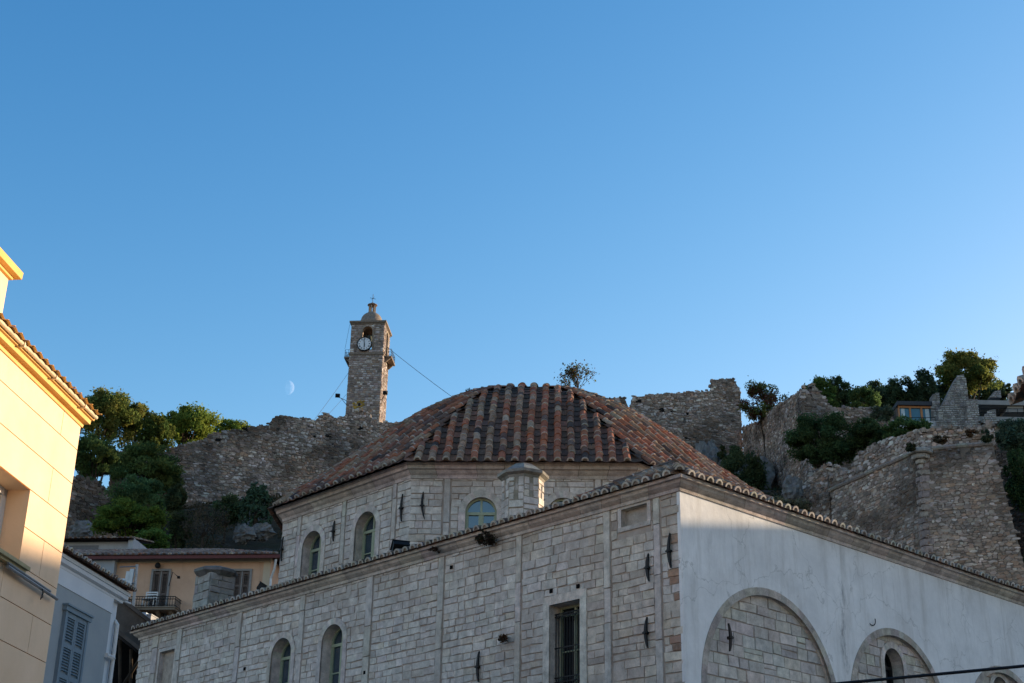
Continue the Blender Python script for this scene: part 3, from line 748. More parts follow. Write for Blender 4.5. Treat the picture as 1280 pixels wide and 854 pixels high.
cp = MB(); cp.lathe(tc2, [(R_*1.02, -.02), (R_*1.1, .05), (Rc*1.02, .10), (Rc*1.03, .17), (Rc*.86, .22), (Rc*.66, zc*.66), (Rc*.4, zc*.88), (Rc*.16, zc*.98), (.02, zc)], 8, AU, colf=lambda: vary(rng, (.25, .225, .19), .25))
cp.build('turret_cap', MAT['trim'], tob)
cc_ = at_v(267, 745, .9); q = pxm(cc_)
cb = MB(); hw = .43
z1 = at_v(266, 722, .9)[2]
cu0 = float((cc_-C0)@U)
for (fr, L) in ((Frame(W(cu0-hw, .9-hw, 0), U, -V), 2*hw), (Frame(W(cu0-hw, .9-hw, 0), V, -U), 2*hw), (Frame(W(cu0+hw, .9-hw, 0), V, U), 2*hw), (Frame(W(cu0-hw, .9+hw, 0), U, V), 2*hw)):
    cb.poly([fr(0, 0, 10.9), fr(L, 0, 10.9), fr(L, 0, z1), fr(0, 0, z1)], (.22, .19, .15))
    ashlar(cb, fr, 0, L, 10.9, z1, rng, (), ch=(.18, .3), cw=(.25, .5), n1=.03, colf=lambda s, z: vary(rng, (.34, .315, .29), .15), jit=.02)
cbo = cb.build('chimney', MAT['ashlar'], mosque)
c3 = W(cu0, .9, z1); cp = MB()
cp.lathe(c3, [(.52, -.06), (.62, .02), (.69, .07), (.69, .15), (.6, .2), (.38, .23)], 8, AU+math.pi/8, colf=lambda: vary(rng, (.17, .16, .15), .15))
cp.lathe(c3+Z3*.20, [(.27, 0), (.27, .08), (.22, .10)], 8, AU, (.25, .24, .225)); cp.build('chimney_cap', MAT['trim'], cbo)

# ------------------------------------------------------------------ rubble walls of the fortress
def rubble_fill(mb, fr, s0, s1, z0, z1, rg, cw, ch, n1, colf, inside=None):
    """random rubble: irregular many sided stones of mixed size, rough courses, bedded at different depths"""
    z = z0; row = 0
    while z < z1:
        h = rg.uniform(.75, 1.25)*ch; s = s0-rg.uniform(0, cw)
        while s < s1+.05:
            w = rg.choice((.55, .75, 1, 1, 1.3, 1.7))*cw*rg.uniform(.85, 1.15); big = rg.random() < .06
            sc, zc = s+w/2, z+h/2+rg.uniform(-.3, .3)*h+mnoise.noise(Vector((s*.3, z*.3, 2.2)))*.3
            rx, rz = w*.56, h*.62*(1.5 if big else rg.uniform(.75, 1.15))
            if big: rx *= 1.25
            s += w
            if sc < s0+rx*.3 or sc > s1-rx*.3: continue
            if inside is not None and not inside(sc, zc+rz*.4): continue
            k = rg.choice((5, 6, 6, 7)); ph = rg.uniform(0, 1); pts = []
            for q in range(k):
                a = 2*math.pi*(q+ph+rg.uniform(-.25, .25))/k; ca, sa_ = math.cos(a), math.sin(a); e = (abs(ca)**5+abs(sa_)**5)**(-1/5)*rg.uniform(.84, 1.04)
                pts.append((sc+rx*ca*e, zc+rz*sa_*e))
            d = n1*rg.uniform(.3, 1.3); c = colf(sc, zc)
            P = [fr(x, -.02, y) for x, y in pts]+[fr(sc+(x-sc)*.84, d+rg.uniform(-.2, .2)*n1, zc+(y-zc)*.84) for x, y in pts]
            side = tuple(v*.92 for v in c)
            mb.faces(P, [tuple(range(k, 2*k))]+[(q, (q+1) % k, k+(q+1) % k, k+q) for q in range(k)], [c]+[side]*k)
        z += h*.86; row += 1
def wall_noise(s, k, f=1.0): return mnoise.fractal(Vector((s*f, k*7.3, .5)), .9, 2.0, 5)
def rubble_wall(name, label, A, B, contour, thick, seed, zbase=None, batter=0.0, cat='wall', size=1.0, tone=1.0, group=None, ragged=.25, zlow=None, warm=0.0, painted_holes=0, relief=.06, contrast=.3, flare=0.0, away=False, parent=None, partname=None, dark_patch=.0):
    """contour: (s, z) pairs along A->B; stones face the side to the right of A->B turned towards the viewer"""
    rg = random.Random(seed); A = np.array([A[0], A[1], 0.0]); B = np.array([B[0], B[1], 0.0])
    d = B-A; L = np.linalg.norm(d); d /= L; n = np.array([d[1], -d[0], 0])
    if n@(EYE*[1, 1, 0]-A) < 0 and not away: n = -n
    if zbase is None: zbase = min(tz(*(A+d*t*L)[:2]) for t in np.linspace(0, 1, 9))-2.0
    cs = [c[0] for c in contour]; cz = [c[1] for c in contour]
    ztop = max(cz); bb = np.array([0, 0, 1.0])-n*batter
    fr = Frame(A+n*batter*ztop, d, n, bb)                # leans back with height
    topf = lambda s: float(np.interp(s, cs, cz))+ragged*wall_noise(s, seed, .9)
    t = parent or thing(name, label, cat, (*(A+B)[:2]/2, zbase), group)
    core = MB(); k = max(2, int(L/.5)); ss = np.linspace(0, L, k+1)
    for a, b_ in zip(ss[:-1], ss[1:]):
        za, zb = topf(a)-.12, topf(b_)-.12
        F0, F1, F2, F3 = fr(a, 0, zbase), fr(b_, 0, zbase), fr(b_, 0, zb), fr(a, 0, za)
        K2, K3 = fr(b_, -thick, zb), fr(a, -thick, za)
        core.poly([F0, F1, F2, F3]); core.poly([F3, F2, K2, K3]); core.poly([K3, K2, fr(b_, -thick, zbase), fr(a, -thick, zbase)])
    for a in (0, L): core.poly([fr(a, 0, zbase), fr(a, -thick, zbase), fr(a, -thick, topf(a)-.12), fr(a, 0, topf(a)-.12)])
    if flare: core.poly([fr(L, 0, ztop-.12), fr(L, 0, zbase), fr(L+flare*(ztop-zbase), 0, zbase)]); core.poly([fr(L, 0, ztop-.12), fr(L+flare*(ztop-zbase), 0, zbase), fr(L+flare*(ztop-zbase), -thick, zbase), fr(L, -thick, ztop-.12)])
    core.build('wall_core', MAT['rubble_core'], t)
    stn = MB(); zl = zlow if zlow is not None else zbase
    hl = [(rg.uniform(.1, .9)*L, rg.uniform(.35, .85)) for _ in range(painted_holes)]
    def col(s, z):
        c = vary(rg, pick(rg, RUB), contrast, .05); p = Vector((s*.16+seed*3.7, z*.24, seed*1.3)); q = mnoise.fractal(p, .8, 2.1, 4)
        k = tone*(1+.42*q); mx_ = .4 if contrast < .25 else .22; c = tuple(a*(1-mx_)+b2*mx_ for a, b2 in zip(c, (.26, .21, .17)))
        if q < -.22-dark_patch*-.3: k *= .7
        if mnoise.noise(Vector((s*.7, z*.07, seed+4.0))) > .33: k *= .75          # old rain streaks
        w = 1+warm*.6+.1*mnoise.noise(p*1.7)
        for hs, hf in hl:
            if abs(s-hs) < .2 and abs(z-(zl+(ztop-zl)*hf)) < .17: return (.008, .008, .008)  # stones coloured black to paint the shade inside putlog holes
        return tuple(max(.004, x*k*m_) for x, m_ in zip(c, (w, 1, 1/w)))
    ins = lambda s, z: z < topf(s)
    rubble_fill(stn, fr, 0, L+flare*(ztop-zl), zl, ztop+.6, rg, .36*size, .20*size, relief*size, col, lambda s, z: z < topf(s)+rg.uniform(-.12, .12) and s < L+flare*(ztop-z))
    for s, sg in (((0, -1),) if flare else ((L, 1),) if away else ((0, -1), (L, 1))):
        ef = Frame(fr(s, 0, 0), -n, d*sg, bb); zt = topf(s)
        rubble_fill(stn, ef, 0, thick, zl, zt, rg, .36*size, .22*size, .08*size, col)
    s = 0                                              # loose stones along the broken top
    while s < L:
        w = rg.uniform(.2, .5)*size; z = topf(s+w/2)
        for q in range(3):
            nn_ = -thick*rg.uniform(0, .9); r = rg.uniform(.08, .22)*size
            mb_ = MB(); k = 6; c = col(s, z); o = fr(s+w/2, nn_, z-.16)
            stn.lathe(o, [(r*rg.uniform(.9, 1.2), -.1), (r*rg.uniform(.9, 1.3), .06), (r*rg.uniform(.6, .9), r*rg.uniform(.8, 1.5))], k, rg.uniform(0, 1), c)
        s += w*.8
    stn.build('stone_face', MAT['rubble'], t)
    return t, fr, topf
def contour_px(A, B, pts):
    A = np.array([A[0], A[1], 0.0]); B = np.array([B[0], B[1], 0.0]); d = B-A; L = np.linalg.norm(d); d /= L; n = np.array([d[1], -d[0], 0])
    o = []
    for x, y in pts:
        p = onp(x, y, A, n); o.append((float((p-A)@d), float(p[2])))
    return sorted(o)
def xy(x, y, D): p = atD(x, y, D); return p[:2]

# long curtain wall left of the dome, below the clock tower
A, B = xy(190, 600, 141), xy(600, 560, 150)
ct = contour_px(A, B, [(190, 572), (205, 563), (226, 556.6), (254, 550), (270, 543), (295, 537), (318, 531), (340, 528), (342, 521.5), (352, 520), (387, 522.5), (389, 527.5), (398, 527.5), (400, 520), (406, 518), (419, 522), (433, 518), (445, 511.5), (462, 510.5), (463.5, 527), (480, 527.5), (600, 521)])
LWALL = rubble_wall('fortress_wall', 'long ragged rubble fortress wall running below the clock tower to the pines', A, B, ct, 2.2, 11, zlow=43.5, size=1.05, ragged=.3, painted_holes=6)
# plain curtain wall right of the dome with one square merlon
A, B = atY(738, 520, 155)[:2], atY(926, 520, 155)[:2]
ct = contour_px(A, B, [(738, 497), (781, 497), (783, 509), (789.5, 509), (791, 495.5), (812, 493), (840, 491), (889, 487.5), (890.5, 473.5), (918, 472.5), (919.5, 484), (926, 486)])
rubble_wall('fortress_wall', 'tall grey rubble fortress wall with a square merlon at its right end, directly right of the tiled dome', A, B, ct, 2.6, 12, zlow=52, ragged=.12, painted_holes=7)
# wall climbing towards the viewer and its return
A = np.array(atY(928, 540, 154.5)[:2]); B = np.array(xy(1004, 500, 134))
ct = contour_px(A, B, [(928, 533), (947, 526), (967, 510), (987, 498), (1003.5, 487), (1004, 487)])
rubble_wall('fortress_wall', 'rubble wall with sloping broken top climbing right from the merlon towards the pointed pier', A, B, ct, 1.6, 13, zlow=44, ragged=.25, warm=.06, tone=1.0)
A = np.array(xy(1003.7, 520, 133.7)); B = np.array(xy(1118, 520, 137))
ct = contour_px(A, B, [(1003.7, 487), (1005, 477), (1014, 476), (1015, 507), (1040, 509), (1080, 508), (1113, 510), (1115, 526), (1118, 527)])
rubble_wall('fortress_wall', 'low straight rubble terrace wall behind the big dark bush, left of the glazed house', A, B, ct, 1.4, 14, zlow=42, ragged=.1)
A = np.array(xy(996, 625, 124)); B = np.array(xy(1034, 590, 121))
ct = contour_px(A, B, [(996, 614), (1005, 604), (1018, 590), (1029, 579), (1046, 577)])
rubble_wall('buttress_wall', 'small rubble buttress with sloping top against the left end of the bastion', A, B, ct, 2.0, 15, zlow=30, ragged=.12)

# the bastion
Q1 = atD(1150, 563, 110.0); ZC = Q1[2]
Q0 = atZ(1040, 613, ZC); Q2 = atZ(1241, 555, ZC)
print('bastion', Q0, Q1, Q2)
bast = thing('bastion', 'massive battered stone bastion with a rounded string course and corner corbel on the right', 'fortification', (*Q1[:2], tz(*Q1[:2])-3))
BT = .10
def bast_face(P, Q, seed, ptop, zl, warm, flare=0.0, away=False):
    return rubble_wall('x', '', P[:2], Q[:2], ptop, 2.5, seed, zbase=22, batter=BT, size=1.1, zlow=zl, parent=bast, ragged=.0, warm=warm, tone=1.0, relief=.04, contrast=.24, flare=flare, away=away)
dL = np.linalg.norm((Q1-Q0)[:2]); dR = np.linalg.norm((Q2-Q1)[:2])
bast_face(Q0, Q1, 21, [(0, ZC), (dL, ZC)], 25.5, .10); _, frR, _ = bast_face(Q1, Q2, 22, [(0, ZC), (dR, ZC)], 26, .12, .11)
# right flank going back
Q3 = Q2+np.array([3.0, 16, 0]); bast_face(Q2+(Q3-Q2)*.012, Q3, 23, [(0, ZC), (16.6, ZC)], 30, .0, 0.0, True)
cd = MB(); rg = random.Random(5)
pl = [Q0-(Q1-Q0)*.02, Q0, Q1, Q2, Q2+(Q3-Q2)*.03]
for a, b_ in zip(pl[:-1], pl[1:]):
    L = np.linalg.norm(b_-a); k = max(1, int(L/.9))
    for i in range(k):
        p, q = a+(b_-a)*i/k, a+(b_-a)*(i+.985)/k; o = np.array([0, 0, rg.uniform(-.02, .02)])
        cd.tube([p+o+Z3*.05, q+o+Z3*.05], .21, 8, vary(rg, (.27, .225, .185), .2))
cd.build('string_course', MAT['trim'], bast)
qd = MB()                                       # pale quoins and corbel on the corner
dl = (Q0-Q1)/np.linalg.norm(Q0-Q1); dr = (Q2-Q1)/np.linalg.norm(Q2-Q1); out = -(dl+dr); out /= np.linalg.norm(out)
nl_ = np.array([dl[1], -dl[0], 0]); nl_ *= np.sign(nl_@out); nr_ = np.array([dr[1], -dr[0], 0]); nr_ *= np.sign(nr_@out)
z = 26.0; i = 0
while z < ZC-1.0:
    h = rg.uniform(.4, .7); lo = (ZC-z)*BT*1.02/max(.5, nl_@out); base_ = Q1+out*lo; base_[2] = 0
    w1, w2 = rg.uniform(.4, .75), rg.uniform(.45, .8)
    c = vary(rg, (.29, .235, .205), .2)
    stone(qd, Frame(base_, dl, nl_), -.1, w1, z, z+h-.03, -.2, .02, c, rg, .06, .05); stone(qd, Frame(base_, dr, nr_), -.1, w2, z, z+h-.03, -.2, .022, c, rg, .04, .06)
    z += h; i += 1
qd.build('quoins', MAT['trim'], bast)
cb = MB()
for r, za, zb in ((1.0, -.42, -.05), (.72, -.8, -.45), (.42, -1.15, -.83), (.22, -1.5, -1.18)):
    cb.lathe(Q1+Z3*0+out*.05, [(r*.9, za), (r, za+.08), (r, zb-.05), (r*.96, zb)], 7, .4, (.40, .365, .32))
cb.build('corbel', MAT['trim'], bast)
# broken parapet above the string course, set slightly back
def setb(P, k): return P-out*k
for (P, Q, seed, px) in ((Q0-(Q1-Q0)*.05, Q1, 24, [(1036, 600), (1047, 588), (1062, 590), (1068, 573), (1075, 565), (1092, 556), (1110, 549), (1130, 543), (1150, 538)]), (Q1, Q2, 25, [(1150, 538), (1165, 535), (1185, 533), (1205, 534), (1225, 530), (1238, 528), (1243, 531)])):
    P2, Q2_ = setb(P, .35), setb(Q, .35)
    rubble_wall('x', '', P2[:2], Q2_[:2], contour_px(P2, Q2_, px), 1.2, seed, zbase=ZC-.4, zlow=ZC-.1, size=1.15, parent=bast, ragged=.22, tone=1.1, warm=.03)
tp = MB(); tp.poly([setb(Q0, .5)+Z3*.4, setb(Q1, .5)+Z3*.5, setb(Q2, .5)+Z3*.5, Q3+np.array([-3, 6, 5]), Q0+np.array([3, 18, 5])]); tp.build('terrace_fill', MAT['hill'], bast)
# darker wall right of the bastion
A = np.array(xy(1236, 600, 124)); B = np.array(xy(1330, 600, 120))
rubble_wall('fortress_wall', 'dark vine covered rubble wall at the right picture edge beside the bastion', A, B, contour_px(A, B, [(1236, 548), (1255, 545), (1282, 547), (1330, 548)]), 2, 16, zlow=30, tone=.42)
# older coursed wall under the pines at the left
A = np.array(xy(60, 640, 118)); B = np.array(xy(150, 640, 121))
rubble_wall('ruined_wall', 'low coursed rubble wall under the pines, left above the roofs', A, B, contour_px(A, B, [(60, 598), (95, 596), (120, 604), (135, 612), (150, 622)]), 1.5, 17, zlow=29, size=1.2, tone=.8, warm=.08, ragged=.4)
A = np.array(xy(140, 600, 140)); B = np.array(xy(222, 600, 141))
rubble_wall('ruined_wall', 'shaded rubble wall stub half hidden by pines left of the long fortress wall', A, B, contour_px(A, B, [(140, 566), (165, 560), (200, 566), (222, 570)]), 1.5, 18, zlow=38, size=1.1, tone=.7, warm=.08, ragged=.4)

# ------------------------------------------------------------------ clock tower
CT = atD(477.5, 460, 168.0)
a5 = math.radians(5.0); TR = np.array([math.sin(a5), math.cos(a5), 0]); TL = np.array([-math.cos(a5), math.sin(a5), 0])   # back along the right side, left along the front
tw = float((onp(436.2, 458, CT, TR)-CT)@TL); print('tower width', tw)
tzv = lambda x, y: float(onp(x, y, CT, TR)[2])       # height of a front-face pixel
CB = CT.copy(); CB[2] = 0
TF = Frame(CB, TL, -TR)                                # front, s from the right corner to the left
TS = Frame(CB, TR, -TL)                                # right side
TBK = Frame(CB+TR*tw, TL, TR); TLS = Frame(CB+TL*tw, TR, TL)
z_base = tz(*CB[:2])-2; z_cor = tzv(475, 405); z_str = tzv(470, 442); z_top = tzv(475, 401)
tower = thing('clock_tower', 'tall square stone clock tower with a white clock face under an arched bell opening', 'tower', (*(CB+TL*tw/2+TR*tw/2)[:2], z_base))
rt = random.Random(31)
TWP = [(4, (.31, .25, .22)), (2, (.42, .36, .33)), (2, (.22, .175, .155)), (1.6, (.54, .48, .445)), (1, (.34, .24, .18))]
def tcol(s, z): return vary(rt, pick(rt, TWP), .25, .04)
sh = MB(); core = MB(); ac = tw*.5; za0 = tzv(457, 429); za1 = tzv(457, 414)
aw = abs(float((onp(464, 418, CT, TR)-onp(451.5, 418, CT, TR))@TL))/2
for i, fr in enumerate((TF, TS, TBK, TLS)):
    wo = [(ac, aw, za0-.9 if i == 0 else za0-1.0, za1, za1+aw)]
    wall_face(core, fr, 0, tw, z_base, z_cor+.02, wo)
    o_ = arch_pts(ac, aw, wo[0][2], za1); reveal(core, fr, o_+[o_[0]], 0.05, -.7, lambda: (.2, .17, .14))
    ashlar(sh, fr, -.02, tw+.02, z_str-15.5, z_cor, rt, [arch_block(ac, aw+.22, wo[0][2], za1)], ch=(.2, .34), cw=(.25, .6), gap=.04, n1=.05, colf=tcol, wav=.1, jit=.03, bev=.03)
    band(sh, fr, arch_pts(ac, aw, wo[0][2], za1), arch_pts(ac, aw+.24, wo[0][2], za1), -.02, .07, (.34, .27, .21), lambda: vary(rt, (.30, .235, .18), .15))
core.build('tower_core', MAT['mortar'], tower); sh.build('stone_shaft', MAT['rubble'], tower)
tr = MB(); BR = (.235, .185, .145)
sq = lambda e: [(CB+TL*-e+TR*-e), (CB+TL*-e+TR*(tw+e)), (CB+TL*(tw+e)+TR*(tw+e)), (CB+TL*(tw+e)+TR*-e)]
def slab(mb, e, z0, z1, col):
    P = [np.array([*p[:2], z0]) for p in sq(e)]+[np.array([*p[:2], z1]) for p in sq(e)]
    mb.faces(P, [(0, 1, 2, 3), (4, 5, 6, 7), (0, 1, 5, 4), (1, 2, 6, 5), (2, 3, 7, 6), (3, 0, 4, 7)], col)
for e, z0, z1 in ((.08, z_cor-.05, z_cor+.1), (.16, z_cor+.09, z_cor+.2), (.26, z_cor+.19, z_cor+.42)): slab(tr, e, z0, z1, BR)
tr.build('cornice', MAT['trim'], tower)
st_ = MB()
for e, z0, z1 in ((.07, z_str-.3, z_str-.12), (.14, z_str-.14, z_str+.12)): slab(st_, e, z0, z1, BR)
st_.build('string_course', MAT['trim'], tower)
ctr = CB+TL*tw/2+TR*tw/2; zc = z_cor+.42
zy = lambda y: float(onp(464, y, ctr, TR)[2])
zd_, zl, zk, zx = zy(391.5), zy(392.5), zy(378.5), zy(368)
DR_ = 13.2/pxm(onp(464, 398, ctr, TR)); hd_ = zd_-zc
dm = MB(); dm.lathe((*ctr[:2], zc), [(DR_*1.03, -.02), (DR_*1.03, hd_-DR_*.85)]+[(DR_*math.cos(a), hd_-DR_*.85+DR_*.86*math.sin(a)) for a in np.linspace(0, 1.45, 10)], 28, 0, (.25, .20, .16))
dm.build('tower_dome', MAT['trim'], tower, smooth=True)
ln = MB(); lr_ = 4.6/pxm(ctr+Z3*zl); hl = zk-zl
ln.lathe((*ctr[:2], zl), [(lr_*1.25, -.15), (lr_*1.25, .08), (lr_*1.05, .12)], 12, 0, BR)
for k in range(6):
    a = k*math.pi/3+.3; p = ctr+np.array([math.cos(a), math.sin(a), 0])*lr_*.82; ln.tube([(*p[:2], zl+.1), (*p[:2], zl+hl*.72)], .1, 6, (.36, .28, .21))
ln.lathe((*ctr[:2], zl+hl*.68), [(lr_, 0), (lr_*1.1, .05), (lr_*1.35, .1), (lr_*1.35, .18), (lr_*.9, hl*.18), (lr_*.4, hl*.28), (.05, hl*.33)], 14, 0, (.26, .17, .12))
lo_ = ln.build('lantern', MAT['trim'], tower)
cr = MB(); zt = zk
cr.tube([(*ctr[:2], zt-.1), (*ctr[:2], zx)], .035, 5); p = np.array([*ctr[:2], zt+(zx-zt)*.5]); cr.tube([p-TL*.38-Z3*.1, p+TL*.38+Z3*.1], .03, 5); cr.tube([p-TL*.2+Z3*.24, p+TL*.2-Z3*.24], .02, 4)
cr.build('cross', MAT['iron'], tower)
# clock
pc = onp(456, 431, CT, TR); sc_ = float((pc-CB)@TL); zcl = float(pc[2]); rc = 8.6/pxm(pc)
dk = MB(); k = 32
dk.prism(TF, [(sc_+rc*math.cos(2*math.pi*i/k), zcl+rc*math.sin(2*math.pi*i/k)) for i in range(k)], .1, .3, (.8, .8, .8))
cf = dk.build('clock_face', plain_mat('white clock enamel', (.72, .73, .75), .4, var=.05), tower)
rm = MB(); band(rm, TF, [(sc_+rc*.97*math.cos(2*math.pi*i/k), zcl+rc*.97*math.sin(2*math.pi*i/k)) for i in range(k+1)], [(sc_+rc*1.1*math.cos(2*math.pi*i/k), zcl+rc*1.1*math.sin(2*math.pi*i/k)) for i in range(k+1)], .08, .34, (0, 0, 0))
rm.build('rim', MAT['iron'], cf)
def stroke(x0, y0, x1, y1, w): # x to the viewer's right
    a = np.array([x0, y0]); b_ = np.array([x1, y1]); d = (b_-a)/np.linalg.norm(b_-a); q = np.array([-d[1], d[0]])*w/2
    nm.prism(TF, [(sc_-v[0], zcl+v[1]) for v in (a+q, b_+q, b_-q, a-q)], .3, .315, (.01, .01, .01))
ROM = ['XII', 'I', 'II', 'III', 'IIII', 'V', 'VI', 'VII', 'VIII', 'IX', 'X', 'XI']
for i, tx in enumerate(ROM):
    nm = MB()
    th = 2*math.pi*i/12; r0, r1 = rc*.66, rc*.88; rad = np.array([math.sin(th), math.cos(th)]); tan = np.array([rad[1], -rad[0]])
    wd = {'I': .06, 'V': .11, 'X': .11}; x = -sum(wd[c] for c in tx)/2*rc
    for c in tx:
        w = wd[c]*rc; xm = x+w/2
        lo = rad*r0; hi = rad*r1
        if c == 'I': stroke(*(lo+tan*xm), *(hi+tan*xm), .035*rc)
        elif c == 'V': stroke(*(lo+tan*xm), *(hi+tan*(x+.01*rc)), .035*rc); stroke(*(lo+tan*xm), *(hi+tan*(x+w)), .025*rc)
        else: stroke(*(lo+tan*x), *(hi+tan*(x+w)), .035*rc); stroke(*(lo+tan*(x+w)), *(hi+tan*x), .025*rc)
        x += w
    nm.build('numeral', MAT['iron'], cf)
hd = MB()
def hand(th, l, w, n0):
    r = np.array([math.sin(th), math.cos(th)]); q = np.array([r[1], -r[0]])*w/2
    hd.prism(TF, [(sc_-v[0], zcl+v[1]) for v in (-r*.15*l+q, r*l*.8+q*.9, r*l, r*l*.8-q*.9, -r*.15*l-q)], n0, n0+.02, (.01, .01, .01))
hand(math.radians(179), rc*.62, .13*rc, .33); hand(math.radians(352), rc*.84, .09*rc, .36)
hd.build('clock_hands', MAT['iron'], cf)
bl = MB(); pb = ctr.copy()-TR*(tw*.22); zb = za1+.1
bl.lathe((*pb[:2], zb-1.15), [(.55, 0), (.56, .06), (.45, .3), (.36, .6), (.3, .85), (.15, .98), (.05, 1.0)], 14, 0, (.06, .07, .06)); bl.tube([pb*[1, 1, 0]+Z3*(zb-.2)-TL*aw*1.2, pb*[1, 1, 0]+Z3*(zb-.2)+TL*aw*1.2], .08, 6, (.05, .04, .03))
bl.build('bell', plain_mat('aged bronze', (.09, .11, .10), .5, .6), tower)
# balconies left and right with iron railings
for fr, zz in ((TS, z_str), (TLS, z_str)):
    b_ = MB(); b_.box(fr, tw*.25, tw*.95, 0, .95, zz-.1, zz+.12, BR)
    for s in (tw*.32, tw*.88): b_.prism(Frame(fr(s, 0, 0), fr.n, fr.s), [(0, zz-.75), (.3, zz-.6), (.8, zz-.1), (0, zz-.1)], -.1, .1, BR)
    bo = b_.build('balcony', MAT['trim'], tower)
    r = MB(); s0, s1 = tw*.27, tw*.93
    for z in (zz+.3, zz+.7, zz+1.1): r.tube([fr(s0, .05, z), fr(s0, .88, z), fr(s1, .88, z), fr(s1, .05, z)], .022, 4)
    for s, n in [(s0, .88), (s1, .88), (s0, .45), (s1, .45)]+[(s0+(s1-s0)*i/6, .88) for i in range(1, 6)]: r.tube([fr(s, n, zz+.1), fr(s, n, zz+1.1)], .02, 4)
    r.build('railing', MAT['iron'], bo)
# faded ochre painted emblem low on the front
em = MB(); re_ = random.Random(3)
sE, zE_ = float((onp(449, 506, CT, TR)-CB)@TL), tzv(449, 506)
for i in range(46):
    a = re_.uniform(0, 2*math.pi); r = re_.uniform(.32, .78); s = sE+r*1.05*math.cos(a); z = zE_+r*.85*math.sin(a); w = re_.uniform(.06, .14)
    em.box(TF, s-w, s+w, .04, .075, z-w*.7, z+w*.7, vary(re_, (.40, .25, .05), .3))
em.box(TF, sE-.14, sE+.14, .04, .08, zE_-.2, zE_+.2, (.03, .025, .02))
em.build('painted_emblem', MAT['rubble'], tower)
# floodlights on brackets, conductor and guy wires
def bracket_light(label, p0, p1, aim):
    p0, p1 = np.array(p0), np.array(p1)
    t = thing('floodlight', label, 'floodlight', p0, 'floodlights on the clock tower')
    a = MB(); a.tube([p0, p1], .04, 5); a.tube([p0-Z3*.55, p0+(p1-p0)*.6], .035, 5); a.build('bracket', MAT['iron'], t)
    h = MB(); d = np.array(aim)/np.linalg.norm(aim); s = np.cross(d, Z3); s /= np.linalg.norm(s); u2 = np.cross(s, d)
    h.box(Frame(p1+Z3*.15, s, d, u2), -.3, .3, -.12, .14, -.22, .22, (.02, .02, .02)); h.box(Frame(p1+Z3*.15, s, d, u2), -.2, .2, -.3, -.12, -.12, .12, (.02, .02, .02)); h.build('lamp_head', MAT['iron'], t)
zq = tzv(433, 502)
pL0 = TF(tw, .0, tzv(434, 501)); pL1 = onp(422, 496, CT, TR)
bracket_light('small black floodlight on a bracket left of the clock tower shaft', pL0, pL1, TL*.2+TR*1-Z3*.2)
pR0 = TS(tw*.1, .05, tzv(477.5, 499)); pR1 = onp(481.5, 492.5, CT-TR*1.0, TR)
bracket_light('small black floodlight on a bracket at the front right corner of the clock tower', pR0, pR1, TR-Z3*.2)
def wire(label, a, b_, r=.025, sag=.0, name='guy_wire', cat='cable', group=None, n=8):
    a, b_ = np.array(a), np.array(b_); w = MB()
    w.tube([a+(b_-a)*t-Z3*sag*4*t*(1-t) for t in np.linspace(0, 1, n)], r, 5)
    return tag(w.build(name, MAT['iron'], base=a), label, cat, group)
wire('thin guy wire descending right from the clock tower to behind the dome', TS(tw*.6, .02, tzv(477, 424)), atD(640, 548, 150), .03, .3, group='guy wires of the clock tower')
wire('thin guy wire descending left from the clock tower balcony, the upper of two', TF(tw, .02, tzv(434, 466)), atD(392, 526, 150), .02, .1, group='guy wires of the clock tower')
wire('thin guy wire descending left from the clock tower foot, the lower of two', TF(tw, .02, tzv(433, 492)), atD(404, 525, 150), .016, .05, group='guy wires of the clock tower')
wire('thin vertical conductor wire left of the clock tower top', TLS(tw*.1, .35, z_cor+.2), TLS(tw*.2, .85, z_str+1.1), .018, 0, 'lightning_conductor', 'cable')

# ------------------------------------------------------------------ yellow house at the left
m_y = plaster_mat('yellow painted render', (.76, .51, .32), (.83, .57, .37), 1.2, bump=.12); MAT['yellow'] = m_y
m_y = plaster_mat('yellow painted render with faint grime', (.76, .53, .335), (.84, .60, .40), 1.1, streak=.16, stain=(.50, .34, .21), bump=.16); MAT['yellow'] = m_y
MAT['yellow_trim'] = plaster_mat('ochre painted moulding', (.66, .40, .13), (.74, .46, .17), 2.0, bump=.1)
YA = math.radians(5.2); YD = np.array([math.sin(YA), math.cos(YA), 0]); YN = np.array([math.cos(YA), -math.sin(YA), 0])
YC = atD(100, 533, 19.5); YTOP = float(YC[2]); YC[2] = 0
YF = Frame(YC, -YD, YN)                            # s runs from the far corner towards the viewer
def yp(x, y): p = onp(x, y, YC, YN)-YC; return float(-(p@YD)), float(p[2])
yel = thing('yellow_house', 'sunlit yellow rendered house with deep window and ochre eaves cornice at the left edge', 'house', YC)
YL = 9.0
ws, wz1 = yp(36.5, 613); wz0 = yp(25, 706)[1]; ww = 1.15
core = MB(); wall_face(core, YF, 0, YL, 0, YTOP, [(ws+ww/2, ww/2, wz0, None, wz1)], n=-.012)
core.poly([YF(0, -.012, 0), YF(0, -8, 0), YF(0, -8, YTOP), YF(0, -.012, YTOP)]); core.poly([YF(YL, 0, 0), YF(YL, -8, 0), YF(YL, -8, YTOP), YF(YL, 0, YTOP)]); core.poly([YF(0, -8, 0), YF(YL, -8, 0), YF(YL, -8, YTOP), YF(0, -8, YTOP)])
core.build('wall', MAT['yellow_trim'], yel)
jz = [yp(90, 605.5)[1], yp(83.5, 650)[1], yp(77, 692)[1]]; st_ = (jz[0]-jz[2])/2
lev = [YTOP]+[jz[0]+st_*k for k in (1,)]+[jz[0]-st_*k for k in range(0, 16) if jz[0]-st_*k > .1]+[0]
pn = MB(); ry = random.Random(2); g = .006
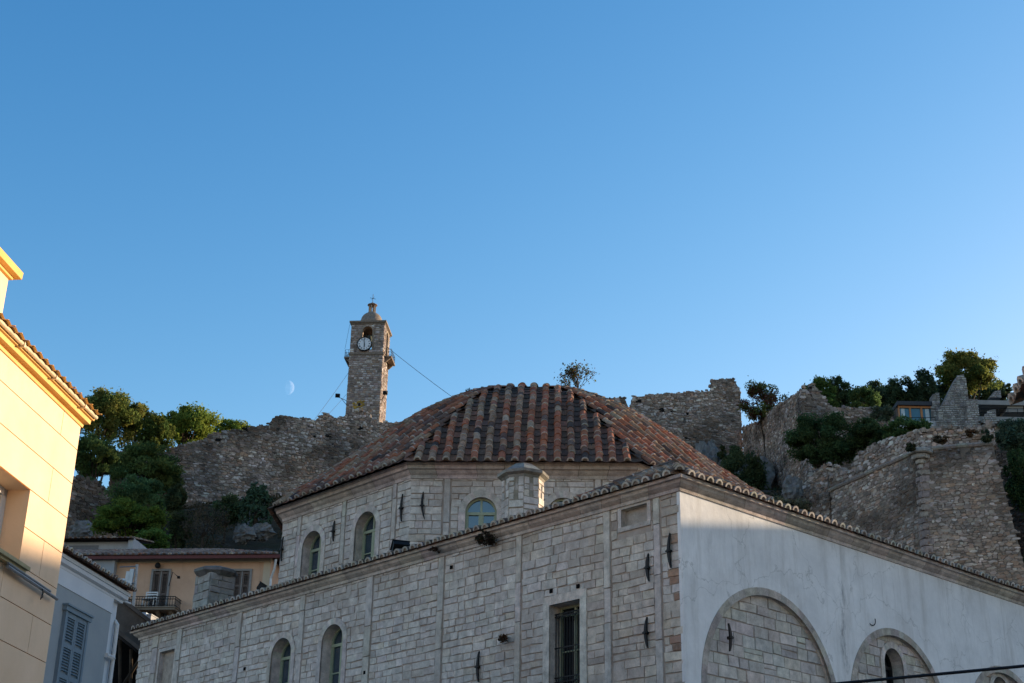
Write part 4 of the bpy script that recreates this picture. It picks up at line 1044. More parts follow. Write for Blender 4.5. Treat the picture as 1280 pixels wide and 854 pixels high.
for li, (zt, zb) in enumerate(zip(lev[:-1], lev[1:])):
    cuts = [0]+[c for c in ((.62+2.1*k if li % 2 == 0 else 1.65+2.1*k) for k in range(5)) if c < YL-.2]+[YL]
    if li == 2: cuts = [0, .69, 2.9, 5, 7, YL]
    if li == 1: cuts = [0, 4.1, 6.2, YL]
    for a, b_ in zip(cuts[:-1], cuts[1:]):
        iv = [(a, b_)]
        if zb < wz1-.05 and zt > wz0+.05:
            iv = [q for q in ((a, min(b_, ws)), (max(a, ws+ww), b_)) if q[1]-q[0] > .02]
        for (p, q) in iv:
            z0_, z1_ = zb, zt
            P = [(p+g, z0_+g), (q-g, z0_+g), (q-g, z1_-g), (p+g, z1_-g)]
            k = 1
            pn.prism(YF, P, -.03, .012, (.76*k, .5*k, .2*k))
pn.build('render_panels', MAT['yellow'], yel)
rv = MB(); o_ = [(ws, wz0), (ws, wz1), (ws+ww, wz1), (ws+ww, wz0)]; reveal(rv, YF, o_, .011, -.42, lambda: (.5, .4, .2)); rv.build('window_reveal', MAT['yellow'], yel)
wf = MB(); WHT = (.7, .7, .68)
for a, b_, c, d in ((ws, ws+.09, wz0, wz1), (ws+ww-.09, ws+ww, wz0, wz1), (ws, ws+ww, wz1-.09, wz1), (ws, ws+ww, wz0, wz0+.09), (ws+ww/2-.06, ws+ww/2+.06, wz0, wz1)): wf.box(YF, a+.002, b_-.002, -.40, -.28, c+.002, d-.002, WHT)
for a in (ws+.11, ws+.5): wf.box(YF, a, a+.05, -.37, -.27, wz0+.08, wz1-.1, WHT)
wo = wf.build('window', plain_mat('old white window paint', (.62, .60, .56), .5, var=.1), yel)
p = MB(); p.poly([YF(a, -.35, c) for a, c in o_]); p.build('pane', MAT['glass'], wo)
sl_ = MB(); sl_.box(YF, ws-.07, ws+ww+.07, -.42, .09, wz0-.11, wz0-.004, (.6, .42, .18)); sl_.box(YF, ws-.1, ws+ww+.1, .0, .13, wz0-.075, wz0-.03, (.6, .42, .18)); sl_.build('window_sill', plain_mat('greenish sill paint', (.36, .30, .16), .7), wo)
# eaves cornice, gutter and tiles
yc_ = MB(); YPR = [(0, YTOP-.01), (.03, YTOP-.01), (.035, YTOP+.03), (.02, YTOP+.035), (.02, YTOP+.05), (.10, YTOP+.06), (.105, YTOP+.12), (.135, YTOP+.125), (.14, YTOP+.15), (0, YTOP+.155)]
sweep(yc_, [YF(YL, 0, 0), YF(0, 0, 0), YF(0, -8, 0)], YPR, False, lambda: (.7, .42, .1), 50)
if True:
    yc_.build('cornice', MAT['yellow_trim'], yel)
gt = MB(); zg = YTOP+.168
gt.tube([YF(YL, .165, zg), YF(-.12, .165, zg)], .028, 10, (.6, .5, .35))
for s in np.arange(.35, YL, 1.05): gt.box(YF, s, s+.03, .13, .2, zg-.045, zg+.045, (.5, .42, .3))
gt.build('gutter', plain_mat('cream gutter', (.62, .50, .33), .45), yel)
yt = MB(); ryt = random.Random(9)
tile_plane(yt, YF(-.13, .165, YTOP+.205), -YD, -YN*math.cos(.22)+Z3*math.sin(.22), YL, 4, ryt, [(3, (.62, .38, .13)), (2, (.55, .32, .11)), (.6, (.25, .16, .09))], pitch=.2, tl=.5, r1=.014, mort=.0, caps=False)
yt.poly([YF(-.13, .15, YTOP+.2), YF(YL, .15, YTOP+.2), YF(YL, -4, YTOP+1.4), YF(-.13, -4, YTOP+1.1)], (.3, .18, .1)); yt.build('roof', MAT['yellow_trim'], yel)
# upper storey set back on the roof
up = onp(28, 350, YC-YN*.4, YN); us = float(-((up-YC)@YD)); uz = float(up[2])
ub = MB(); UF = Frame(YF(us+.13, -.53, 0), -YD, YN)
ub.box(UF, 0, 6, -4, 0, YTOP+.3, uz+.02, (.7, .5, .2)); ub.build('upper_storey', MAT['yellow'], yel)
uc = MB(); sweep(uc, [UF(6, 0, 0), UF(0, 0, 0), UF(0, -4, 0)], [(0, uz-.05), (.04, uz-.045), (.045, uz-.01), (.125, uz), (.13, uz+.10), (.0, uz+.11)], False, lambda: (.7, .42, .1), 50)
uc.poly([UF(-.13, .13, uz+.1), UF(6, .13, uz+.1), UF(6, -4, uz+.11), UF(-.13, -4, uz+.11)]); uc.build('upper_cornice', MAT['yellow_trim'], yel)
# awning rod and hanging wire
aw0 = yp(62, 749); aw1 = (aw0[0]+1.6, aw0[1]+.02)
t = thing('awning_rod', 'weathered metal awning rod fixed under the yellow house window', 'rod', YF(aw0[0], .06, aw0[1]))
r = MB(); r.tube([YF(aw0[0], .10, aw0[1]), YF(aw1[0], .10, aw1[1])], .022, 8); r.tube([YF(aw0[0]+.25, .10, aw0[1]+.04), YF(aw1[0], .10, aw1[1]+.04)], .016, 8); r.build('tube', MAT['lead'], t)
r = MB(); r.tube([YF(aw0[0]+.55+.03*math.cos(a*1.7), .13, aw0[1]-.02-.11*(1-math.cos(a))/2+.02*math.sin(3*a)) for a in np.linspace(0, 6.0, 22)], .006, 4); r.build('loose_wire', MAT['iron'], t)

# ------------------------------------------------------------------ blue grey house
BA = math.radians(9.0); BD = np.array([math.sin(BA), math.cos(BA), 0]); BN = np.array([math.cos(BA), -math.sin(BA), 0])
BC = atD(139.5, 762, 29.0); BC[2] = 0; BF = Frame(BC, -BD, BN)
def bp(x, y, n=0.0): p = onp(x, y, BC+BN*n, BN)-BC; return float(-(p@BD)), float(p[2])
MAT['bluegrey'] = plaster_mat('blue grey render', (.30, .335, .345), (.35, .38, .385), 1.0, bump=.15)
MAT['palegrey'] = plaster_mat('pale painted trim', (.56, .60, .63), (.64, .67, .69), 1.0, bump=.1)
blu = thing('blue_grey_house', 'blue grey plastered house with slatted shutter and tiled eave behind the yellow house', 'house', BC)
_, zf = bp(137.7, 766); _, zc0 = bp(141, 747); BL = 8.0
wl_ = MB(); wl_.box(BF, 0, BL, -7, 0, 0, zf, (.4, .45, .45)); wl_.build('wall', MAT['bluegrey'], blu)
fz = MB(); fz.box(BF, -.02, BL, -7, .015, zf-.002, zc0+.05); fz.build('frieze', MAT['palegrey'], blu)
pl_ = MB(); pl_.box(BF, -.46, -.002, -6.9, -.1, 0, zc0); pl_.build('corner_pier', MAT['palegrey'], blu)
bc_ = MB(); zt_ = bp(150, 738, .3)[1]
sweep(bc_, [BF(BL, 0, 0), BF(-.42, 0, 0), BF(-.42, -7, 0)], [(0, zc0-.02), (.02, zc0-.015), (.025, zc0+.03), (.09, zc0+.06), (.095, zc0+.13), (.12, zc0+.14), (.125, zc0+.20), (0, zc0+.21)], False, lambda: (.6, .62, .64), 50); bc_.build('cornice', MAT['palegrey'], blu)
bt = MB(); rb = random.Random(4)
tile_plane(bt, BF(-.52, .16, zc0+.25), -BD, -BN*math.cos(.3)+Z3*math.sin(.3), BL+.7, 4, rb, OLDPAL, pitch=.2, tl=.38, r1=.07, mort=.5)
bt.poly([BF(-.5, .14, zc0+.215), BF(BL, .14, zc0+.215), BF(BL, -4, zc0+1.45), BF(-.5, -4, zc0+1.45)], (.2, .12, .08)); bt.build('roof', MAT['tiles'], blu)
# shutter
sx0, sz1 = bp(107.7, 778); sx1, _ = bp(78.6, 764); sz0 = sz1-1.75
MAT['shutter_blue'] = plain_mat('slate blue shutter paint', (.17, .235, .28), .55, var=.1)
sf = MB(); SB = (.2, .26, .3)
for a, b_, c, d in ((sx0, sx0+.07, sz0, sz1), (sx1-.07, sx1, sz0, sz1)): sf.box(BF, a, b_, -.02, .07, c, d, SB)
sf.box(BF, sx0-.04, sx1+.04, -.02, .09, sz1, sz1+.09, SB); sf.box(BF, sx0-.06, sx1+.06, -.02, .12, sz1+.088, sz1+.12, SB)
so = sf.build('window_frame', MAT['shutter_blue'], blu)
mid = (sx0+sx1)/2
for a, b_ in ((sx0+.075, mid-.004), (mid+.004, sx1-.075)):
    s_ = MB(); s_.box(BF, a, b_, -.015, .012, sz0, sz1-.002, (.05, .06, .07))
    for q in (a, b_-.06): s_.box(BF, q, q+.06, .012, .05, sz0, sz1-.004, SB)
    zz = sz1
    while zz > sz0+.3:
        s_.box(BF, a+.06, b_-.06, .012, .05, zz-.09, zz-.004, SB)
        for k in range(8):
            z = zz-.12-k*.052
            s_.poly([BF(a+.06, .014, z+.03), BF(b_-.06, .014, z+.03), BF(b_-.06, .048, z-.012), BF(a+.06, .048, z-.012)], SB)
        zz -= .55
    s_.build('shutter', MAT['shutter_blue'], so)
dp = MB(); zz = bp(141, 785)[1]
dp.tube([BF(-.40, -.02, zz-6), BF(-.40, -.02, zz+.12), BF(-.44, -.1, zz+.2)], .04, 8); dp.tube([BF(-.40, -.02, zz-.55), BF(.06, .03, zz-.58)], .05, 8); dp.tube([BF(-.42, -.02, zz+.62), BF(-.9, -.02, zz+.66)], .02, 6)
dp.build('downpipe', MAT['white_pipe'], blu)

# ------------------------------------------------------------------ dark weathered building between the blue house and the stone building
DA = BA; DD = np.array([math.sin(DA), math.cos(DA), 0]); DN = np.array([math.cos(DA), -math.sin(DA), 0])
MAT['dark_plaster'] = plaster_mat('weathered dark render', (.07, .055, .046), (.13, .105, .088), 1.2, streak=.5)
SY = 48.6; GXx = np.array([1.0, 0, 0]); GNn = np.array([0, -1.0, 0])
def sp_(pts, Y): return [(float(atY(x, y, Y)[0]), float(atY(x, y, Y)[2])) for x, y in pts]
D0 = atY(160, 800, SY); D0[2] = 0; SFr = Frame((0, SY, 0), GXx, GNn)
dk_ = thing('weathered_shed', 'dark weathered lean-to building wedged between the blue grey house and the stone building', 'shed', D0)
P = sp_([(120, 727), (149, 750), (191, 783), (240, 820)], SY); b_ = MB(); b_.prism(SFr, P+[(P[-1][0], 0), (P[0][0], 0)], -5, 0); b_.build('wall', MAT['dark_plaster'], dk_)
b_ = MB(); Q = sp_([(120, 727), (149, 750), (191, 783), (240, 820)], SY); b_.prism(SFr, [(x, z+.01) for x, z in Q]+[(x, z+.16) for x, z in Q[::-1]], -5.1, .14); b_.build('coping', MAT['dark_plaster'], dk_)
LY = 46.6; LFr = Frame((0, LY, 0), GXx, GNn); Q = sp_([(128, 777), (151, 795), (178, 817)], LY)
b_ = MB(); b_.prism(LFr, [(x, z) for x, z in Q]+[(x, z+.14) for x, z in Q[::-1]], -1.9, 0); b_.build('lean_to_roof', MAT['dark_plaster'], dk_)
b_ = MB(); Q2 = sp_([(128, 783), (151, 800), (180, 823), (180, 900), (128, 900)], LY+.8); b_.prism(Frame((0, LY+.8, 0), GXx, GNn), Q2, -.9, 0); b_.build('recess_shade', MAT['black'], dk_)  # solid black front painted for the shade under the lean-to
b_ = MB()
for x0, y0, x1, y1 in ((153, 858, 176, 822), (150, 800, 150, 860), (164, 812, 163, 862)): b_.tube([atY(x0, y0, LY+.5), atY(x1, y1, LY+.5)], .06, 6)
b_.build('timber_struts', MAT['bark'], dk_)
# things standing on its roof
pa = atD(188, 776, 52.5)
acu = thing('air_conditioner', 'pale blue air conditioner unit on the dark roof below the balcony', 'air conditioner', pa-Z3*.5)
af = Frame(pa, DD, DN); b_ = MB(); b_.box(af, -.45, .45, -.3, 0, -.42, .2, (.3, .4, .5)); b_.build('casing', plain_mat('pale blue sheet metal', (.38, .47, .56), .4), acu)
b_ = MB(); k = 16; band(b_, af, [(.12+.13*math.cos(a), -.1+.13*math.sin(a)) for a in np.linspace(0, 6.283, k)], [(.12+.25*math.cos(a), -.1+.25*math.sin(a)) for a in np.linspace(0, 6.283, k)], 0, .02, (.2, .2, .2)); b_.build('fan_grille', MAT['iron'], acu)
pw = atD(193.5, 779, 52.5); b_ = MB(); af = Frame(pw, DD, DN); b_.box(af, -.4, .4, -.4, 0, -.5, .2); b_.box(af, -.42, .42, -.42, .02, .2, .24)
tag(b_.build('roof_box', plain_mat('dull white box', (.30, .30, .31), .6), base=pw), 'small white utility box beside the pale blue air conditioner', 'utility box')

# ------------------------------------------------------------------ peach house with balcony
PP = atD(338, 705, 68.5); pa_ = math.radians(-84.5); PD = np.array([math.sin(pa_), math.cos(pa_), 0]); PN = np.array([PD[1], -PD[0], 0]); PN *= -1 if PN[1] > 0 else 1
PC = PP.copy(); PC[2] = 0; PF = Frame(PC, PD, PN)
def pp(x, y, n=0.0): p = onp(x, y, PC+PN*n, PN)-PC; return float(p@PD), float(p[2])
MAT['peach'] = plaster_mat('peach lime render', (.54, .33, .215), (.62, .40, .27), .8, streak=.35, stain=(.2, .15, .11), bump=.3)
pch = thing('peach_house', 'peach rendered house with iron balcony and brown shutters below the fortress hill', 'house', PC+Z3*6)
ZPE = pp(240, 697)[1]; PL = pp(128, 700)[0]
sd0, dz1 = pp(212, 714); sd1, dz0 = pp(187, 760)
sw0, wz1_ = pp(313, 714); sw1, wz0_ = pp(290, 751)
wa = MB(); wall_face(wa, PF, 0, PL+6, 4, ZPE, [((sw0+sw1)/2, abs(sw1-sw0)/2, wz0_, None, wz1_), ((sd0+sd1)/2, abs(sd1-sd0)/2, dz0-.5, None, dz1)])
for a in (0, PL+6): wa.poly([PF(a, 0, 4), PF(a, -9, 4), PF(a, -9, ZPE), PF(a, 0, ZPE)])
wa.poly([PF(0, -9, 4), PF(PL+6, -9, 4), PF(PL+6, -9, ZPE), PF(0, -9, ZPE)])
wa.build('wall', MAT['peach'], pch)
tr_ = MB(); tr_.box(PF, -.02, .32, -.02, .03, 4, ZPE-.25, (.5, .36, .22)); tr_.box(PF, -.05, PL+6, -.1, .06, ZPE-.26, ZPE-.08, (.55, .45, .32)); tr_.build('trim', plaster_mat('cream trim', (.50, .40, .28), (.56, .45, .32)), pch)
pr = MB(); rp = random.Random(6)
RO = PF(-.6, .55, ZPE)
tile_plane(pr, RO, PD, -PN*math.cos(.31)+Z3*math.sin(.31), PL+7, 5.2, rp, [(4, (.22, .15, .115)), (3, (.28, .20, .155)), (1.5, (.16, .11, .085)), (1, (.30, .15, .10))], pitch=.3, tl=.5, seg=4, mort=.1, caps=False, clip=lambda s: (0, min(5.2, s*1.1+.1)))
pr.poly([PF(-.6, .5, ZPE-.02), PF(PL+7, .5, ZPE-.02), PF(PL+7, -4.5, ZPE+1.52), PF(4, -4.5, ZPE+1.52)], (.12, .08, .06)); pr.poly([PF(-.6, .5, ZPE-.02), PF(-.6, -9.5, ZPE-.02), PF(4, -4.5, ZPE+1.52)], (.15, .1, .08)); pr.poly([PF(PL+7, -9.5, ZPE), PF(-.6, -9.5, ZPE-.02), PF(4, -4.5, ZPE+1.52), PF(PL+7, -4.5, ZPE+1.52)], (.15, .1, .08))
pr.build('roof', MAT['tiles'], pch)
fa = MB(); fa.box(PF, -.6, PL+7, .5, .58, ZPE-.2, ZPE-.03, (.16, .035, .03)); fa.box(PF, -.6, PL+7, -.02, .5, ZPE-.08, ZPE-.03, (.1, .04, .035)); fa.build('fascia', plain_mat('dark red eaves board', (.12, .032, .028), .7), pch)
MAT['shutter_brown'] = plain_mat('faded brown shutter wood', (.115, .085, .07), .8, var=.25, scale=5)
MAT['frame_grey'] = plain_mat('grey painted wood', (.24, .225, .21), .7, var=.15)
def shut(name, s0, s1, z0, z1, solid=False):
    a, b2 = min(s0, s1), max(s0, s1); f = MB()
    for p, q, c, d in ((a-.1, a, z0, z1+.1), (b2, b2+.1, z0, z1+.1), (a, b2, z1, z1+.1)): f.box(PF, p, q, -.1, .07, c, d, (.3, .28, .26))
    fo = f.build(name, MAT['frame_grey'], pch); m_ = (a+b2)/2
    for p, q in ((a+.01, m_-.03), (m_+.03, b2-.01)):
        s = MB(); s.box(PF, p, q, -.1, -.06, z0, z1-.004, (.05, .04, .035)); C_ = (.14, .11, .09)
        for u0, u1 in ((p, p+.08), (q-.08, q)): s.box(PF, u0, u1, -.06, .02, z0, z1-.006, C_)
        for zz in (z0+.05, z0+(z1-z0)*.5, z1-.1): s.box(PF, p+.08, q-.08, -.06, .018, zz-.05, zz+.06, C_)
        z = z0+.15
        while z < z1-.2: s.poly([PF(p+.08, -.05, z+.06), PF(q-.08, -.05, z+.06), PF(q-.08, .01, z), PF(p+.08, .01, z)], vary(rp, C_, .3)); z += .075
        s.build('shutter', MAT['shutter_brown'], fo)
    c_ = MB(); c_.box(PF, m_-.025, m_+.025, -.1, .03, z0, z1-.008, (.2, .19, .18)); c_.build('mullion', MAT['frame_grey'], fo)
shut('balcony_door', sd0, sd1, dz0-.5, dz1); shut('window', sw0, sw1, wz0_, wz1_)
sb0, bz = pp(226, 764); sb1, _ = pp(163, 764); dep = .95
ba = MB(); ba.box(PF, sb0, sb1, 0, dep, bz-.14, bz, (.3, .25, .2)); ba.box(PF, sb0-.04, sb1+.04, 0, dep+.04, bz-.04, bz+.01, (.3, .25, .2))
for s in np.linspace(sb0+.3, sb1-.3, 4): ba.prism(Frame(PF(s, 0, 0), PN, PD), [(0, bz-.6), (.2, bz-.5), (.75, bz-.14), (0, bz-.14)], -.08, .08, (.25, .2, .16))
bo = ba.build('balcony', plaster_mat('stained balcony stone', (.16, .13, .10), (.26, .21, .16), 2), pch)
r = MB(); zr = pp(200, 745.5, dep)[1]
for z in (zr, zr-.12, bz+.08): r.tube([PF(sb0+.03, .02, z), PF(sb0+.03, dep-.04, z), PF(sb1-.03, dep-.04, z), PF(sb1-.03, .02, z)], .022, 5)
for s in np.arange(sb0+.03, sb1, .125): r.tube([PF(s, dep-.04, bz), PF(s, dep-.04, zr)], .012, 4)
for n in np.arange(.1, dep, .125):
    for s in (sb0+.03, sb1-.03): r.tube([PF(s, n, bz), PF(s, n, zr)], .012, 4)
r.build('railing', MAT['iron'], bo)
dc = MB(); s_ = pp(192, 755)[0]; dc.box(PF, s_-.28, s_+.3, dep*.35, dep*.4, bz+.42, bz+.47, (.5, .5, .5)); dc.box(PF, s_-.28, s_+.3, dep*.35, dep*.85, bz+.4, bz+.44, (.5, .5, .5))
for a in (-.26, .28):
    dc.box(PF, s_+a-.02, s_+a+.02, dep*.35, dep*.4, bz, bz+.85, (.5, .5, .5)); dc.box(PF, s_+a-.02, s_+a+.02, dep*.8, dep*.85, bz, bz+.42, (.5, .5, .5))
for z in (.6, .72, .83): dc.box(PF, s_-.26, s_+.28, dep*.36, dep*.39, bz+z-.03, bz+z+.03, (.5, .5, .5))
tag(dc.build('balcony_chair', MAT['white_pipe'], base=PF(s_, dep*.5, bz)), 'pale slatted chair standing on the peach house balcony', 'chair')
s_, z = pp(199, 708); lp = thing('wall_lamp', 'small dark round lamp on the peach wall above the balcony door', 'lamp', PF(s_, .05, z))
l = MB(); l.lathe(PF(s_, .22, z-.12), [(.05, -.03), (.13, .02), (.15, .1), (.11, .2), (.03, .26)], 10, 0, (.03, .03, .03)); l.build('lamp_shade', MAT['iron'], lp); l = MB(); l.tube([PF(s_, .0, z), PF(s_, .22, z+.02)], .025, 5); l.build('bracket', MAT['iron'], lp)
s_, z = pp(220.5, 719); s2, z2 = pp(228.5, 726); l = MB(); l.tube([PF(s_, dep-.04, bz+1), PF(s_, dep*.6, z), PF(s2, dep*.7, z2)], .02, 5); l.tube([PF(s2-.06, dep*.7, z2), PF(s2+.06, dep*.7, z2)], .07, 6)
tag(l.build('clothesline_bracket', MAT['iron'], base=PF(s_, dep*.6, z)), 'thin dark metal bracket rising from the right end of the balcony railing', 'bracket')
d_ = MB(); s_ = pp(336, 720)[0]; d_.tube([PF(-.12, .12, 4), PF(-.12, .12, ZPE-1.1), PF(-.3, .3, ZPE-.7), PF(-.4, .5, ZPE-.25)], .06, 7); d_.build('downpipe', MAT['white_pipe'], pch)
pg = MB(); s0_, z0_ = pp(147, 703); pg.box(PF, s0_, s0_+3.2, -1, .35, 6, z0_, (.5, .5, .5)); pg.box(PF, s0_-.08, s0_+3.3, -1, .42, z0_-.003, z0_+.1, (.5, .5, .5)); pg.build('side_bay', plaster_mat('grey stained render', (.30, .31, .32), (.38, .39, .40), 1.0, streak=.3), pch)
# small house behind the peach roof
q0 = atD(167, 672, 76.0); HF = Frame([*q0[:2], 0], PD, PN); hz_ = float(q0[2]); hq = lambda x, y: (float((onp(x, y, q0, PN)-q0)@PD), float(onp(x, y, q0, PN)[2]))
sh_ = thing('small_tiled_house', 'low pale house with tiled roof peeping over the roof of the peach house', 'house', [*q0[:2], 12])
hb = MB(); hb.box(HF, .3, 6.5, -4, -.4, 10, hz_-.1); hb.box(HF, .02, .3, -4, -.1, 10, hz_+.02); hb.build('wall', plaster_mat('dull white render', (.36, .37, .38), (.45, .455, .46), 1.0, streak=.35), sh_)
hb = MB(); hb.box(HF, 2.0, 4.1, -.42, -.38, hz_-1.0, hz_-.3); hb.build('window', plain_mat('grey window', (.12, .12, .13), .4), sh_)
hb = MB(); tile_plane(hb, HF(.1, .1, hz_-.06), PD, -PN*math.cos(.2)+Z3*math.sin(.2), 6.6, 3.4, rp, OLDPAL, pitch=.3, tl=.5, seg=4, mort=.2, caps=False)
hb.poly([HF(.0, .06, hz_-.1), HF(6.7, .06, hz_-.1), HF(6.7, -3.3, hz_+.58), HF(0, -3.3, hz_+.58)], (.15, .1, .08)); hb.build('roof', MAT['tiles'], sh_)
# antenna with pale panels
m0 = atD(167, 755, 58.0); m1 = onp(171.5, 706, m0, np.array([0, 1., 0]))
an = thing('antenna_mast', 'metal antenna mast with pale panel antennas left of the peach house balcony', 'antenna', m0-Z3*1)
a = MB(); a.tube([m0-Z3*6, m0, m1], .06, 7); a.build('mast', MAT['lead'], an)
pz = lambda x, y: onp(x, y, m0, np.array([0, 1., 0]))
for x, y, h, w in ((163.5, 724, .8, .08), (158.5, 727, .8, .07)):
    p = pz(x, y); a = MB(); a.box(Frame(p, (1, 0, 0), (0, -1, 0), (.06, 0, 1)), -w, w, -.08, .08, -h/2, h/2, (.6, .6, .6)); a.build('panel_antenna', MAT['white_pipe'], an)
a = MB(); a.tube([pz(157, 731), pz(170, 729)], .05, 5); a.tube([pz(150, 709), pz(171, 708)], .025, 5); a.build('crossbar', MAT['lead'], an)
p = pz(154, 727.5); a = MB(); a.lathe(p, [(.05, -.1), (.12, -.05), (.14, .05), (.1, .12)], 8, 0, (.6, .6, .6)); a.build('radio_head', MAT['white_pipe'], an)

# ------------------------------------------------------------------ houses across the street on the right
NB = thing('tiled_eave_house', 'house whose overhanging terracotta tile eave just enters at the right picture edge', 'house', (8, 8, 0))
n0 = atD(1275, 504, 15.0); na = math.radians(7); ND = np.array([math.sin(na), math.cos(na), 0]); NN = np.array([-math.cos(na), math.sin(na), 0]); NZ = float(n0[2])
NF = Frame([*n0[:2], 0], -ND, NN)
b_ = MB(); b_.box(NF, .5, 12, -8, -.75, 0, NZ-.05, (.5, .45, .4)); b_.build('wall', plaster_mat('cream render', (.52, .46, .36), (.58, .51, .41)), NB)
b_ = MB(); rn = random.Random(8)
tile_plane(b_, NF(0, 0, NZ+.03), -ND, -NN*math.cos(.35)+Z3*math.sin(.35), 12.2, 5, rn, TILEPAL, pitch=.24, tl=.4, mort=.4)
b_.build('roof', MAT['tiles'], NB)
b_ = MB(); b_.prism(Frame(NF(.03, 0, 0), NN, -ND), [(-.02, NZ-.09), (-.02, NZ-.05), (-5, NZ+1.7), (-5, NZ+1.6)], 0, 12, (.05, .035, .025))
for s in np.arange(.2, 12, .55): b_.prism(Frame(NF(s, 0, 0), NN, -ND), [(-.06, NZ-.2), (-.06, NZ-.08), (-1.2, NZ+.32), (-1.2, NZ+.18)], -.05, .05, (.05, .035, .025))
b_.build('eaves_boarding', MAT['bark'], NB)
# tall street row further right, whose shadow lies over the white wall and the yellow house
SF_ = Frame(W(0, 31, 0), -U, -V)
TH = thing('street_house', 'plain three storey house standing further along the street, outside the right of the picture', 'house', W(-14, 36, 0))
b_ = MB(); b_.box(SF_, 5, 11.2, -12, 0, 0, 15.75, (.5, .45, .4)); b_.box(SF_, 11.2, 27, -12, .15, 0, 14.75, (.5, .45, .4)); b_.build('wall', plaster_mat('sand render', (.50, .43, .32), (.56, .49, .38)), TH)
b_ = MB(); b_.box(SF_, 4.8, 11.3, -12, .2, 15.75, 15.95); b_.box(SF_, 11.35, 27.2, -12, .35, 14.75, 14.95); b_.build('parapet', MAT['trim'], TH)
for s in np.arange(6.5, 24, 3):
    for z in (4.5, 8, 11.5):
        b_ = MB(); b_.box(SF_, s, s+1.1, .0, .06, z, z+1.9, (.1, .2, .15)); b_.build('shutter', MAT['shutter_blue'], TH)

# ------------------------------------------------------------------ modern glazed house and concrete house on the hilltop
GY = 131.0; gp = lambda x, y, Y=GY: atY(x, y, Y)
GN = np.array([0, -1.0, 0]); GX = np.array([1.0, 0, 0])
def gpoly(pts, Y): return [(float(atY(x, y, Y)[0]), float(atY(x, y, Y)[2])) for x, y in pts]
GF = lambda Y: Frame((0, Y, 0), GX, GN)
rg_ = random.Random(44)
gz = gp(1140, 531)[2]
gh = thing('glazed_house', 'flat roofed hilltop house with orange timber framed glass front and pointed stone fin walls', 'house', (*gp(1150, 530)[:2], gz-3))
MAT['orange_wood'] = plain_mat('varnished orange timber', (.42, .17, .05), .45, var=.2)
MAT['roof_grey'] = plain_mat('dark roof edge', (.035, .037, .042), .6)
MAT['house_stone'] = MAT['rubble']
xr = lambda x, Y=GY: float(gp(x, 510, Y)[0]); zr = lambda y, Y=GY: float(gp(1150, y, Y)[2])
b_ = MB(); b_.box(GF(GY), xr(1121), xr(1168), -9, .35, zr(508), zr(503.3)); b_.build('flat_roof', MAT['roof_grey'], gh)
f = MB(); C_ = (.4, .17, .05)
for x0, x1 in ((1122.3, 1124), (1136, 1138), (1150, 1152.5), (1165, 1167)): f.box(GF(GY), xr(x0), xr(x1), -.15, .08, zr(530), zr(508))
f.box(GF(GY), xr(1122.3), xr(1167), -.15, .1, zr(510.5), zr(508)); f.box(GF(GY), xr(1122.3), xr(1167), -.15, .1, zr(531.5), zr(530))
fo = f.build('glazing_frame', MAT['orange_wood'], gh)
m, nt, b = _mat('bluish glazing'); b.inputs['Base Color'].default_value = (.05, .13, .17, 1); b.inputs['Roughness'].default_value = .05; b.inputs['Specular IOR Level'].default_value = .8; MAT['blueglass'] = m
for x0, x1 in ((1124, 1136), (1138, 1150), (1152.5, 1165)):
    p = MB(); p.poly([GF(GY)(xr(x0), -.05, zr(530)), GF(GY)(xr(x1), -.05, zr(530)), GF(GY)(xr(x1), -.05, zr(510.5)), GF(GY)(xr(x0), -.05, zr(510.5))]); p.build('pane', MAT['blueglass'], fo)
MAT['curtain'] = plain_mat('pale curtain', (.50, .58, .60), .9)
for x0, x1 in ((1126, 1130.5), (1156, 1161)):
    c_ = MB(); k = 10
    for i in range(k):
        a0 = xr(x0)+(xr(x1)-xr(x0))*i/k; a1 = xr(x0)+(xr(x1)-xr(x0))*(i+1)/k
        c_.poly([GF(GY)(a0, -.04+.015*(i % 2), zr(530)), GF(GY)(a1, -.04+.015*((i+1) % 2), zr(530)), GF(GY)(a1, -.04+.015*((i+1) % 2), zr(511)), GF(GY)(a0, -.04+.015*(i % 2), zr(511))])
    c_.build('curtain', MAT['curtain'], fo)
b_ = MB(); b_.box(GF(GY), xr(1122), xr(1168), -9, -.3, gz-8, zr(508)-.002); b_.build('back_wall', MAT['rubble_core'], gh)
b_ = MB(); b_.box(GF(GY), xr(1110), xr(1170), -6, 1.2, gz-8, zr(531.6)); b_.build('terrace_base', MAT['rubble'], gh)
r = MB(); 
for y in (522, 526.5): r.tube([gp(1124, y, GY-1.1), gp(1169, y, GY-1.1)], .03, 4)
for x in (1124, 1139, 1154, 1169): r.tube([gp(x, 522, GY-1.1), gp(x, 534, GY-1.1)], .03, 4)
r.build('railing', MAT['iron'], gh)
def stone_fin(name, pts, Y, th, seed, parent, tone=1.0):
    P = gpoly(pts, Y); mb = MB(); fr = GF(Y); mb.prism(fr, P, -th, 0, (.2, .18, .16))
    rr = random.Random(seed); xs_ = [p[0] for p in P]; zs_ = [p[1] for p in P]
    def ins(s, z):
        c = False; j = len(P)-1
        for i in range(len(P)):
            if (P[i][1] > z) != (P[j][1] > z) and s < (P[j][0]-P[i][0])*(z-P[i][1])/(P[j][1]-P[i][1])+P[i][0]: c = not c
            j = i
        return c
    ashlar(mb, fr, min(xs_), max(xs_), min(zs_), max(zs_), rr, (), ch=(.14, .24), cw=(.18, .5), gap=.025, n1=.06, inside=ins, colf=lambda s, z: tuple(a*tone for a in vary(rr, pick(rr, [(3, (.33, .32, .30)), (2, (.40, .385, .36)), (1.5, (.25, .24, .23))]), .15)), jit=.03, bev=.03)
    return mb.build(name, MAT['rubble'], parent)
